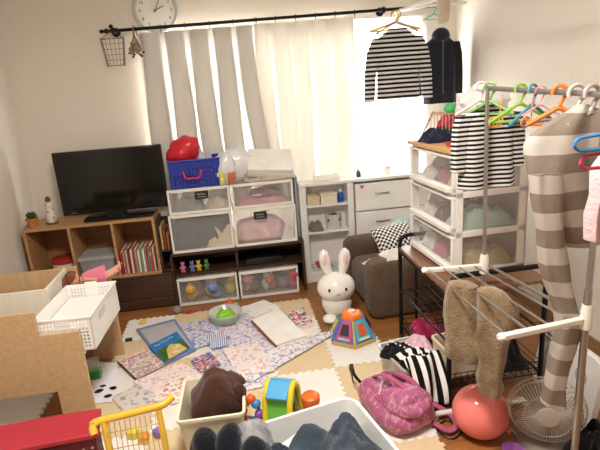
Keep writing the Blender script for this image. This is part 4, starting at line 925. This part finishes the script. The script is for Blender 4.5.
# items in trolley
for i,(x,y,c,w_,h_,l_) in enumerate(((.93,2.30,'#b02a56',.14,.1,'magenta bundle at the far end of trolley bottom'),(1.05,2.25,'#7a2a3e',.14,.09,'dark red bundle in the middle of trolley bottom'),(1.17,2.2,'#5a5258',.14,.1,'grey bundle at the right of trolley bottom'),(.98,2.05,'#3a3438',.16,.08,'dark bundle behind the tan box in trolley'))):
    stuffcloth(x,y,.095,w_,.13,h_,c,l_,'clothes','cloth_bundle','bundles on the trolley bottom',100+i)
stuffcloth(1.13,1.93,.095,.24,.18,.2,'#141416','black bulky bundle near the rack pole on trolley bottom','clothes','cloth_bundle','bundles on the trolley bottom',107)
t=T('tan_box','cream rimmed box with tan inside on the trolley bottom rack','box',(.955,1.945,.0935),rz=R(4)); tray(.2,.16,.14,.006,.02,.95,.006).build('body',plastic('#e0d2b8'),t); MB().bx(-.085,.085,-.065,.065,.105,.11).build('lining',mat('#b78a58',.7),t)
o=MB().tube([(0,0,0),(0,.0,.08),(.004,0,.14)],[.012,.011,.004],8).build('pink_marker',plastic('#d94a86'),loc=(.88,2.04,.097)); tag(o,'upright pink stick in the trolley behind the tan box','stick')
# chest
t=T('drawer_chest','white three tier drawer chest with clear sides on black trolley','drawer chest',(.935,1.975,.5535),rz=R(2.5))
cw_,cl,ch=.36,.475,.545
fr_=plastic('#efece6',.4)
th_=ch/3
b=MB()
for z in range(4): 
    zz=z*th_; e=.012 if z in (0,3) else .014
    z0=max(0,zz-e); z1=min(ch,zz+e); b.bx(0.012,cw_,0,cl,z0,z1)
for x0,x1 in ((.012,.045),(cw_-.045,cw_)):
    for y0,y1 in ((0,.012),(cl-.012,cl)): b.bx(x0,x1,y0,y1,0,ch)
b.bx(cw_-.012,cw_,0,cl,0,ch)
b.build('frame',fr_,t,bev=.002)
for z in range(3):
    z0=z*th_+.014; z1=(z+1)*th_-.014
    MB().bx(.045,cw_-.045,.003,.008,z0,z1).build('side_panel',clear('#cfc8c2',.16,.25),t)
    MB().bx(.045,cw_-.045,cl-.008,cl-.003,z0,z1).build('side_panel',clear('#cfc8c2',.16,.25),t)
    d=MB(); e=.016
    d.bx(-.004,.012,.002,cl-.002,z0-.006,z0+.022); d.bx(-.004,.012,.002,cl-.002,z1-.008,z1+.004); d.bx(-.004,.012,.002,.02,z0,z1); d.bx(-.004,.012,cl-.02,cl-.002,z0,z1)
    dd=d.build('drawer',fr_,t,bev=.002)
    MB().bx(.001,.006,.02,cl-.02,z0+.022,z1-.008).build('drawer_panel',clear('#dcdad6',.14,.25),dd)
    MB().bx(-.02,-.004,.03,cl-.03,z0-.004,z0+.018).build('pull_lip',fr_,dd,bev=.003)
MB().bx(-.012,cw_+.006,-.008,cl+.008,ch,ch+.018).build('top_board',wood('#cfa068','#dfb680','Y',6,.5),t,bev=.002)
cc=[('#b9a47e','#b8747e','#e9e4de'),('#a8c4b8','#6e4648','#e0d2cc'),('#c2ac88','#a06a78','#d8d0c8')]
cnm=[('tan','rose','white'),('mint','brown','ivory'),('sand','mauve','pale')]
tn=('bottom','middle','top')
for z in range(3):
    for i in range(3):
        yy=1.975+.09+.145*i; xx=.935+.17-.006*i
        stuffcloth(xx,yy,.5535+z*th_+.015,.27,.125,.135 if i else .13,cc[z][i],f'{cnm[z][i]} clothes, {("nearest","middle","farthest")[i]} bundle in the {tn[z]} chest drawer','clothes','folded_clothes','clothes inside the drawer chest',110+z*3+i)
# on top of chest
zt_=.5535+ch+.0185
def on(px,py): return fz(px,py,zt_)
q=on(441,144); o=heap(.2,.13,.085,131).build('navy_jeans',fabric('#1d2336'),loc=(1.03,2.33,zt_),rz=.1); tag(o,'dark navy folded jeans at far left on chest top','clothes')
t=T('wire_tray','pink wire basket heaped with toys on the chest top','basket',(1.13,2.37,zt_),rz=R(4))
b=MB(); ww_,dd_,hh_=.22,.12,.13
for zz in (0,hh_): b.tube([(-ww_/2,-dd_/2,zz),(ww_/2,-dd_/2,zz),(ww_/2,dd_/2,zz),(-ww_/2,dd_/2,zz)],.004,6,True)
for k in range(13):
    x=-ww_/2+ww_*k/12; b.tube([(x,-dd_/2,hh_),(x,-dd_/2,0),(x,dd_/2,0),(x,dd_/2,hh_)],.0028,5)
b.build('wires',plastic('#cfa58c'),t)
MB().bx(-ww_/2+.004,ww_/2-.004,-dd_/2+.004,dd_/2-.004,.006,.02).build('liner',plastic('#6a3a44'),t)
stuffcloth(1.10,2.37,zt_+.021,.14,.1,.14,'#c8385e','bright pink cloth heaped in the pink wire basket','cloth','pink_cloth',None,132)
for i,(x,z) in enumerate(((1.09,.15),(1.14,.155))):
    o=MB().ell((0,0,0),(.034,.034,.03),16).build('green_ball',mat('#55b96a',.45),loc=(x,2.36,zt_+z)); tag(o,('left','right')[i]+' one of two green toy balls on the pink basket','ball','green balls on chest')
o=MB().ell((0,0,.07),(.13,.075,.08),30,fn=lambda u:1+.22*noise.noise(u*2.2+V(4,4,0))+.08*noise.noise(u*7)).build('white_plastic_bag',clear('#fbf8f6',.9,.3),loc=(1.20,2.25,zt_+.10)); tag(o,'puffy white plastic bag behind the hangers on chest top','bag')
o=heap(.24,.14,.17,134).build('red_scarf',fabric('#a8304c'),loc=(1.18,2.22,zt_)); tag(o,'crimson cloth heap below the white plastic bag','cloth')
o=MB().bx(-.06,.06,-.03,.03,0,.012).build('red_book',mat('#c23a30',.5),loc=(1.0,2.13,zt_),rz=R(70),bev=.002); tag(o,'flat red booklet on the near edge of chest top','booklet')
o=MB().ell((0,0,.03),(.02,.03,.03),14).build('cream_ball',mat('#cfc4b0',.6),loc=(1.06,2.2,zt_)); tag(o,'small beige ball beside navy jeans on the chest','ball')
o=MB().tube([(.965,2.44,zt_+.004),(1.03,2.42,zt_+.14)],.004,6).build('thin_stick',mat('#8a7a66',.6)); tag(o,'thin grey stick leaning against wire basket on the chest','stick')
# ================================================================ DRYING RACK
stl=mat('#a8a49e',.3,.04,6,0,.75); rw=plastic('#e9e4da',.35)
XF,YFp,ZJ=.945,1.72,.684; XN,YN=1.005,1.22
t=T('drying_rack','steel laundry drying rack with white joints at right','drying rack',(0,0,0))
MB().tube([(XF+.006,YFp,.03),(XF,YFp,.74)],.010,12).build('lower_pole',stl,t); MB().tube([(XF,YFp,.7),(XF-.010,YFp,1.372)],.0075,12).build('upper_pole',stl,t)
MB().tube([(XN+.006,YN,.03),(XN,YN,.78)],.0115,12).build('lower_pole',stl,t); MB().tube([(XN,YN,.72),(XN+.0,YN,1.347)],.009,12).build('upper_pole',stl,t)
dx,dy=(XN-XF+.01)/(YN-YFp),1
ra=V(XF-.012,YFp+.085,1.374); rb=V(XN+.052,.80,1.322)
MB().tube([ra,rb],.0085,12).build('top_rail',stl,t)
MB().tube([ra,ra+(rb-ra)*.06],.013,12).build('end_cap',rw,t)
for (x,y,xs) in ((XF,YFp,.708),(XN,YN,.713)):
    yo=.027 if y>1.5 else -.033
    b=MB(); b.lathe([(.016,-.03),(.018,-.028),(.018,.03),(.014,.05)],16,(x,y,ZJ)); b.build('joint',rw,t)
    b=MB(); p0=V(x+.0,y,ZJ); p1=V(xs,y+yo,ZJ+.002); dv=(p1-p0); b.box((p0+p1)/2,(dv.length,.02,.018),rz=math.atan2(dv.y,dv.x)); b.ell(p1,(.014,.014,.013),12); b.build('arm',rw,t,bev=.005)
for k in range(4):
    u=.04+.27*k
    a=V(.712+u*(XF-.72),YFp+.027*(1-u),ZJ+.006); c_=V(.716+u*(XN-.73),YN-.033*(1-u),ZJ+.006); MB().tube([a,c_],.004,8).build('bar',stl,t)
MB().tube([(XF+.02,YFp-.0,ZJ),(XN+.005,YN,ZJ)],.006,8).build('bar',stl,t)
for (x,y) in ((XF+.006,YFp),(XN+.006,YN)):
    MB().tube([(x-.22,y,.03),(x+.22,y,.03)],.012,10).build('foot_bar',rw,t)
    for s_ in (-1,1): MB().lathe([(.016,-.008),(.018,0),(.016,.008)],14,(x+s_*.21,y+.0,.018),Matrix.Rotation(PI/2,3,'X')).build('caster',rw,t)
def railp(y): u=(y-ra.y)/(rb.y-ra.y); return ra.lerp(rb,u)
def hanger(name,label,y,m,w_=.2,drop=.07,rz=0,r_=.0045,pos=None,hook=.02,group='hangers on the drying rack rail',thick=None):
    q=railp(y) if pos is None else V(*pos)
    t=T(name,label,'hanger',(q.x,q.y,q.z),rz,group)
    hr=hook
    b=MB(); pts=arc((0,0,0),hr,R(200),R(-60),10)+[(0,0,-hr-.022)]
    b.tube([(x_,y_,z_) for x_,y_,z_ in pts],r_,8); b.build('hook',m,t)
    z0=-hr-.022
    b=MB(); b.tube(rpath([(-w_/2,0,z0-drop),(-w_*.1,0,z0-.012),(0,0,z0),(w_*.1,0,z0-.012),(w_/2,0,z0-drop)],.015),thick or r_*1.2,8)
    b.build('shoulder',m,t)
    MB().tube([(-w_/2,0,z0-drop),(w_/2,0,z0-drop)],r_*.8,6).build('crossbar',m,t)
    return t,z0-drop
def ypx(px):
    lo,hi=.8,1.8
    for _ in range(40):
        m_=(lo+hi)/2; v_=railp(m_)-V(0,0,CAMH); x_=v_.dot(rt)/v_.dot(fw)*F+300
        if x_>px: lo=m_
        else: hi=m_
    return lo
hw=plastic('#e8e5e0'); 
hanger('hanger','white hanger holding the striped tee at the far rail end',1.775,hw,.2,.05,R(4))
hanger('hanger','green plastic hanger with round hook by the rail end cap',ypx(490),plastic('#7cb255'),.17,.05,R(-45))
hanger('hanger','lime green hanger left of the teal hanger on rail',ypx(521),plastic('#86bc3e'),.2,.06,R(-10),hook=.019)
hanger('hanger','teal hanger between lime green and orange hangers',ypx(533),plastic('#3f8ea0'),.19,.06,R(15),hook=.019)
hanger('hanger','pink hanger with thin hook between teal and orange hangers',ypx(541),plastic('#d99aa8'),.16,.05,R(-20),hook=.016,r_=.0025)
hanger('hanger','orange hanger at the middle of the rail',ypx(560),plastic('#e2853a'),.17,.05,R(-25),hook=.02,r_=.006)
hanger('hanger','thick grey white hanger left of the grey one, holding knitwear',ypx(577),plastic('#c9c5c0'),.15,.035,R(-8),hook=.024,r_=.006)
hanger('hanger','grey hanger nearest the camera on the rail',ypx(592),plastic('#b5afa9'),.15,.035,R(6),hook=.024,r_=.006)
for px,py,c,l_ in ((586,140,'#3a86c8','blue looped hanger dangling over the striped knitwear'),(592,158,'#d0405e','red looped hanger dangling under the blue one')):
    q=ay(px,py,1.0); t=T('loop_hanger',l_,'hanger',q,R(-10)); MB().tube(rpath([(-.025,0,-.012),(-.02,0,.004),(.1,0,.018),(.1,0,-.022),(-.015,0,-.024),(-.025,0,-.012)],.01),.004,8).build('loop',plastic(c),t); MB().tube([(.04,0,.012),(.05,0,.06),(.055,.0,1.335-.0-q.z if False else .09)],.003,6).build('hook',plastic(c),t)
q=ay(508,105,1.6)
for i,(px,py,c,n_) in enumerate(((500,122,'#e8a84a','yellow orange'),(531,122,'#ef9a5a','orange'))):
    q=ay(px,py,1.58-.1*i); t=T('clip_ring',f'{n_} spiral clip hanging among the rail hangers','clip',q,.3*i,group=None); MB().tube([(.016*math.cos(a)+.003*a-.03,.002*a,.016*math.sin(a)) for a in [k*.5 for k in range(34)]],.003,6).build('coil',plastic(c),t); MB().tube([(0,0,.01),(.0,.0,.07)],.002,6).build('hook',plastic(c),t)
# garments
def ringE(cx,cy,z,a,b_,n=36,ph=0,fold=0,k=5,sd=0):
    out=[]
    for i in range(n):
        t_=2*PI*i/n; f_=1+fold*math.sin(k*t_+ph)+fold*.7*noise.noise(V(math.cos(t_)*1.5,math.sin(t_)*1.5,z*4+sd))
        out.append(V(cx+a*math.copysign(abs(math.cos(t_))**.75,math.cos(t_)),cy+b_*math.sin(t_)*f_,z))
    return out
def shirt(name,label,loc,rz,m,W_,L_,slv,neck=.3,th=.03,slv_out=.06,slv_w=.045,collar=None,hem=1.0,slope=.05):
    t=T(name,label,'clothes',loc,rz)
    b=MB(); b.loft([ringE(0,0,-z*L_,W_/2*k,th*q_,fold=f_,sd=1) for z,k,q_,f_ in ((-.0,neck,.5,0),(.02,neck*1.15,.6,0),(.07,.72,.8,.02),(.13,.98,.9,.05),(.2,1.0,1.0,.08),(.4,.97,1.15,.15),(.6,.97*hem,1.2,.2),(.8,.98*hem,1.3,.25),(1,1.0*hem,1.35,.28))]); b.build('body',m,t)
    for s_ in (-1,1):
        b=MB(); x0=s_*W_/2*.86; pts=[(x0*.75,-.06),(x0,-.11),(x0+s_*slv_out*.5,-.3),(x0+s_*slv_out*.85,-.6),(x0+s_*slv_out,-1)]
        rings=[]
        for i,(x_,z_) in enumerate(pts):
            rings.append(ringE(x_,-.004,z_*slv-(0.02 if i==0 else .0),slv_w*(.55,.85,.95,.85,.75)[i],th*.75,n=20,fold=.12,sd=s_*3))
        b.loft(rings); b.build('sleeve',m,t)
    b=MB(); b.tube([(neck*W_/2*math.cos(a),th*.5*math.sin(a),.001) for a in [2*PI*k/24 for k in range(24)]],.006,6,True); b.build('neckband',collar or m,t)
    return t
navy='#15161c'
q=ay(397,38,3.48); zh_=q.z
sm=stripes('#17181c','#dcdad8',.030,.5,'Z',.9)
shirt('striped_shirt','navy and white striped long sleeved shirt hanging before the window',(1.205,3.45,1.755),R(-4),sm,.31,.46,.47,.42,.03,.075,.05,fabric(navy))
t,_=hanger('hanger','grey hanger holding the striped shirt at the window',0,plastic('#8e959c'),.3,.07,R(-4),pos=(1.205,3.45,1.853),hook=.026,group=None)
t,_=hanger('hanger','yellow hanger behind the striped shirt at the window',0,plastic('#e0b24a'),.36,.05,R(-4),pos=(1.205,3.50,1.853),hook=.026,r_=.007,group=None)
dk=fabric('#262932',.4,.1)
t=shirt('dark_jacket','dark navy hooded jacket hanging on green hanger by the right wall',(1.535,3.50,1.70),R(-6),dk,.24,.46,.40,.42,.045,.03,.04)
b=MB(); b.ell((0,-.01,.0),(.065,.05,.055),18,fn=lambda u:1+.1*noise.noise(u*4)); b.build('hood',dk,t)
MB().tube([(0,-.062,-.03),(0,-.07,-.40)],.004,6).build('zip',plastic('#4a4d55'),t)
hanger('hanger','green hanger holding the dark jacket on curtain rod end',0,plastic('#7fb89a'),.16,.04,R(-6),pos=(1.525,3.58,1.905),hook=.022,group=None)
# white pole along right wall
t=T('ceiling_drying_pole','white drying pole along the right wall near window','pole',(1.235,3.62,1.885)); pe=V(1.235,1.9,1.80)-V(1.235,3.62,1.885); MB().tube([(0,0,0),pe],.012,12).build('tube',white,t); MB().ell((0,0,0),(.02,.02,.02),12).build('end_knob',white,t)
for u in (.04,.55):
    p_=pe*u; MB().tube(rpath([(p_.x,p_.y,p_.z),(p_.x+.25,p_.y,p_.z+.03),(XR-1.235,p_.y,p_.z+.03)],.03),.009,8).build('wall_arm',white,t)
q=ax(447,4,1.235); t=T('beige_towel','beige cloth hanging at the upper right end of white pole','towel',(1.245,2.80,1.848)); b=MB(); b.loft([ringE(0,0,z,a,b_,24,fold=.12) for z,a,b_ in ((.03,.02,.02),(.0,.026,.05),(-.06,.026,.06),(-.135,.02,.05))]); b.build('cloth',fabric('#c9b9a4'),t)
# striped tee on rack
q=railp(1.775)
st2=stripes('#1a1a1f','#d9d5d0',.0172,.5,'Z',.9)
shirt('striped_tee','small black and white striped top hanging at far rail end',(q.x+.03,q.y-.012,q.z-.07),R(2),st2,.235,.305,.235,.38,.03,.022,.036)
# striped knitwear
knm=stripes('#8a7c70','#bdb4aa',.108,.52,'Z',.95,.35,.12)
yk=1.285; q=railp(yk)
t=T('striped_knitwear','beige and cream broad striped fluffy knitwear hanging on rack','clothes',(q.x-.025,yk,q.z-.06),R(-3))
b=MB()
rings=[]
for z,cx,a,b_ in ((.035,.015,.022,.014),(.022,.015,.045,.02),(.004,.01,.07,.026),(-.016,.0,.098,.032),(-.04,-.01,.122,.037),(-.065,-.014,.132,.041),(-.09,-.015,.135,.043),(-.12,-.013,.133,.045),(-.15,-.01,.13,.045),(-.25,.005,.12,.045),(-.31,.02,.105,.045),(-.36,.035,.085,.04),(-.385,.05,.06,.03)): rings.append([p_+V(.008*noise.noise(p_*13+V(1,4,0)),.016*noise.noise(V(p_.x*22,3,p_.z*9)),.012*noise.noise(V(p_.x*12,9,p_.z*6))) for p_ in ringE(cx,0,z,a,b_,56,fold=.10,k=6,sd=4)])
b.loft(rings); b.build('body',knm,t)
b=MB(); rings=[]
for z,cx,a,b_ in [(-.15-.07*q_,-.09+.1*min(1,q_/7)**1.6-.008*max(0,q_-7),.047+.005*math.sin(q_*1.9)-.0016*q_,.036) for q_ in range(12)]: rings.append([p_+V(.012*noise.noise(V(3,0,z*8)),.014*noise.noise(V(p_.x*30,7,p_.z*9)),.012*noise.noise(V(p_.x*25,5,p_.z*8))) for p_ in ringE(cx,-.02,z,a,b_,40,fold=.14,k=4,sd=7)])
b.loft(rings); b.build('long_leg',knm,t)
# pink garment at right edge
q=ay(603,168,1.12); t=T('pink_shirt','pale pink gathered shirt at the right edge of the rack','clothes',(q.x+.02,1.12,q.z+.03),R(0)); b=MB(); b.loft([ringE(0,0,z,a,b_,36,fold=.25,k=7) for z,a,b_ in ((0,.03,.02),(-.03,.05,.03),(-.1,.045,.03),(-.15,.055,.034),(-.22,.05,.03))]); b.build('body',fabric('#d9b9bd'),t); MB().tube([(-.03,-.03,-.1),(.0,-.036,-.12),(.04,-.03,-.1)],.008,8).build('frill',fabric('#e3c9cc'),t); MB().tube([(0,0,-.005),(.02,0,.09),(.02,0,railp(1.12).z-q.z-.03+.0)],.003,6).build('hanging_loop',white,t)
# fluffy towel/fleece
fl=mat('#8d7555',1.0,.25,45,1.0,0,.1,160,.5)
def fluffy(t,name,w0,lens,x,y0,sd):
    """cloth folded over a bar; hangs in front and behind"""
    b=MB(); rings=[]
    for z,a,b_ in lens: rings.append([p_+V(x,y0,0)+V(.004*noise.noise(p_*30+V(sd,0,0))+.010*noise.noise(p_*11+V(sd,2,0)),.006*noise.noise(p_*25+V(0,sd,0))+.016*noise.noise(p_*12+V(3,sd,0)),.004*noise.noise(p_*22)) for p_ in ringE(0.03*noise.noise(V(z*7,sd,0)),0,z,a,b_,40,fold=.14,k=5,sd=sd)])
    b.loft(rings); return b.build(name,fl,t)
t=T('fleece_trousers','fluffy tan fleece trousers draped over the rack bars','clothes',(.802,1.48,ZJ+.012),R(-46))
fluffy(t,'left_leg',0,((.022,.03,.016),(.012,.05,.028),(-.03,.056,.032),(-.07,.058,.032),(-.11,.062,.032),(-.15,.064,.033),(-.19,.068,.034),(-.23,.072,.036),(-.27,.074,.036),(-.285,.06,.03)),-.06,0,3)
fluffy(t,'right_leg',0,((.018,.035,.016),(.006,.056,.03),(-.04,.066,.034),(-.08,.067,.035),(-.12,.066,.036),(-.16,.062,.036),(-.2,.058,.036),(-.24,.054,.035),(-.28,.05,.034),(-.33,.046,.032),(-.375,.042,.03),(-.40,.034,.024)),.045,.0,8)
# ================================================================ FAN AND BOARD
t=T('electric_fan','round floor fan, shade tinted into its brown plastic, with white blades grille at lower right','fan',(1.075,1.46,0),rz=R(-28))
t.scale=(1.12,1.12,1.12)
fb=plastic('#8d8279',.45); fdk=plastic('#5f564f',.5)  # dim brown puts the shade of the hanging clothes into the fan plastic
RXm=Matrix.Rotation(PI/2,3,'X')
MB().lathe([(.085,0),(.088,.012),(.06,.022),(.022,.03),(.02,.08)],28,(0,.03,0)).build('base',fb,t)
gc=V(0,0,.165)
b=MB()
for k in range(60):
    a=2*PI*k/60; c_,s_=math.cos(a),math.sin(a)
    b.tube([gc+V(c_*.03,-.048,s_*.03),gc+V(c_*.085,-.044,s_*.085),gc+V(c_*.115,-.02,s_*.115),gc+V(c_*.121,.0,s_*.121)],.0011,5)
for rr,yy in ((.121,0),(.116,-.016),(.075,-.047)): b.tube([gc+V(rr*math.cos(a),yy,rr*math.sin(a)) for a in [2*PI*k/48 for k in range(48)]],.003 if rr>.1 else .0012,6,True)
b.build('front_grille',plastic('#b5aba1',.4),t)
MB().lathe([(.036,.044),(.034,.052),(.015,.054)],26,gc,RXm).build('hub_cap',plastic('#b3a89e',.4),t)
b=MB()
for k in range(3):
    a0=k*2*PI/3
    def fn(u,v): 
        r_=.025+.085*u; a=a0+(v-.5)*1.5*(1-.2*u); return (gc.x+r_*math.cos(a),-.012+.024*(v-.5),gc.z+r_*math.sin(a))
    b.grid(fn,8,8)
b.build('blade',clear('#a09488',.75,.3),t,solid=.002)
MB().lathe([(.022,-.03),(.022,.03)],16,gc,RXm).build('motor_shaft',fdk,t)
b=MB()
for k in range(30):
    a=2*PI*k/30; c_,s_=math.cos(a),math.sin(a); b.tube([gc+V(c_*.04,.045,s_*.04),gc+V(c_*.1,.03,s_*.1),gc+V(c_*.121,.003,s_*.121)],.0012,5)
b.build('rear_grille',fdk,t)
MB().lathe([(.05,-.10),(.055,-.06),(.05,-.03)],20,gc,RXm).build('motor_housing',fb,t)
t=T('bath_board','white slotted plastic board leaning behind the fan at right wall','board',(1.31,1.70,0),rz=R(0),rot=(0,R(9),R(-2)))
b=MB(); out=rrect(.40,.30,.05,5)
b.prism([(y_,z_) for y_,z_ in out],-.016,.016)
bo=b.build('panel',plastic('#e3ded6',.4),t,loc=(0,0,.155),rot=(PI/2,0,PI/2),bev=.004)
for k in range(2): MB().bx(-.019,-.0155,.10,.16,.26-.02*k,.267-.02*k).build('slot',plastic('#6f6a64'),t)
MB().lathe([(.035,.016),(.035,.02),(.028,.021)],20,(0,-.1,.2),Matrix.Rotation(-PI/2,3,'Y')).build('dial',plastic('#bdb7ae'),t)
# purple bowl + cords + black bag
q=fz(512,450,0); t=T('purple_bowl','small purple bowl beside the balloon at the bottom edge','bowl',(.945,1.455,0)); MB().lathe([(.025,0),(.04,.03),(.042,.032),(.038,.03),(.022,.004)],20).build('body',plastic('#9a5aa8'),t)
cordm=plastic('#19181a')
pts=[fz(x,y,.006) for x,y in ((452,418),(462,428),(455,438),(444,436),(438,428),(446,420),(455,426),(450,434))]
o=MB().tube(smooth(pts),.0035,6).build('power_cord',cordm); tag(o,'black power cord coiled on floor beside the backpack strap','cord')
pts=[fz(x,y,.006) for x,y in ((505,424),(512,430),(520,438),(530,444),(540,452))]
o=MB().tube(smooth(pts),.003,6).build('fan_cord',plastic('#e6e0da')); tag(o,'white cord running on the floor from balloon to fan','cord')
o=heap(.2,.16,.2,151).build('black_bag',fabric('#121214'),loc=(1.22,1.37,0),rz=.2); tag(o,'black cloth bag at the bottom right corner by the rack pole','bag')
# ================================================================ LIGHT
wd=D.worlds.new('world'); bpy.context.scene.world=wd; wd.use_nodes=True; bg=wd.node_tree.nodes['Background']; bg.inputs[0].default_value=(1,.985,.96,1); bg.inputs[1].default_value=8
def area(name,loc,rot,size,power,col,sy=None,shape=None):
    l=D.lights.new(name,'AREA'); l.energy=power; l.color=col; l.size=size
    if sy: l.shape='RECTANGLE'; l.size_y=sy
    if shape: l.shape=shape
    o=D.objects.new(name,l); C.objects.link(o); o.location=loc; o.rotation_euler=rot; return o
area('ceiling_lamp_light',(0,1.05,ZC-.10),(0,0,0),.45,38,(1,.955,.89),shape='DISK')
area('window_daylight',(.5,YB+.35,1.25),(R(-90),0,0),1.9,45,(1,.98,.95),1.1)
sc=bpy.context.scene
sc.view_settings.view_transform='Standard'; sc.view_settings.look='None'; sc.view_settings.gamma=1; sc.view_settings.use_curve_mapping=False
sc.view_settings.exposure=.58
sc.cycles.use_denoising=True
sc.cycles.max_bounces=10; sc.cycles.transparent_max_bounces=24; sc.cycles.sample_clamp_indirect=6
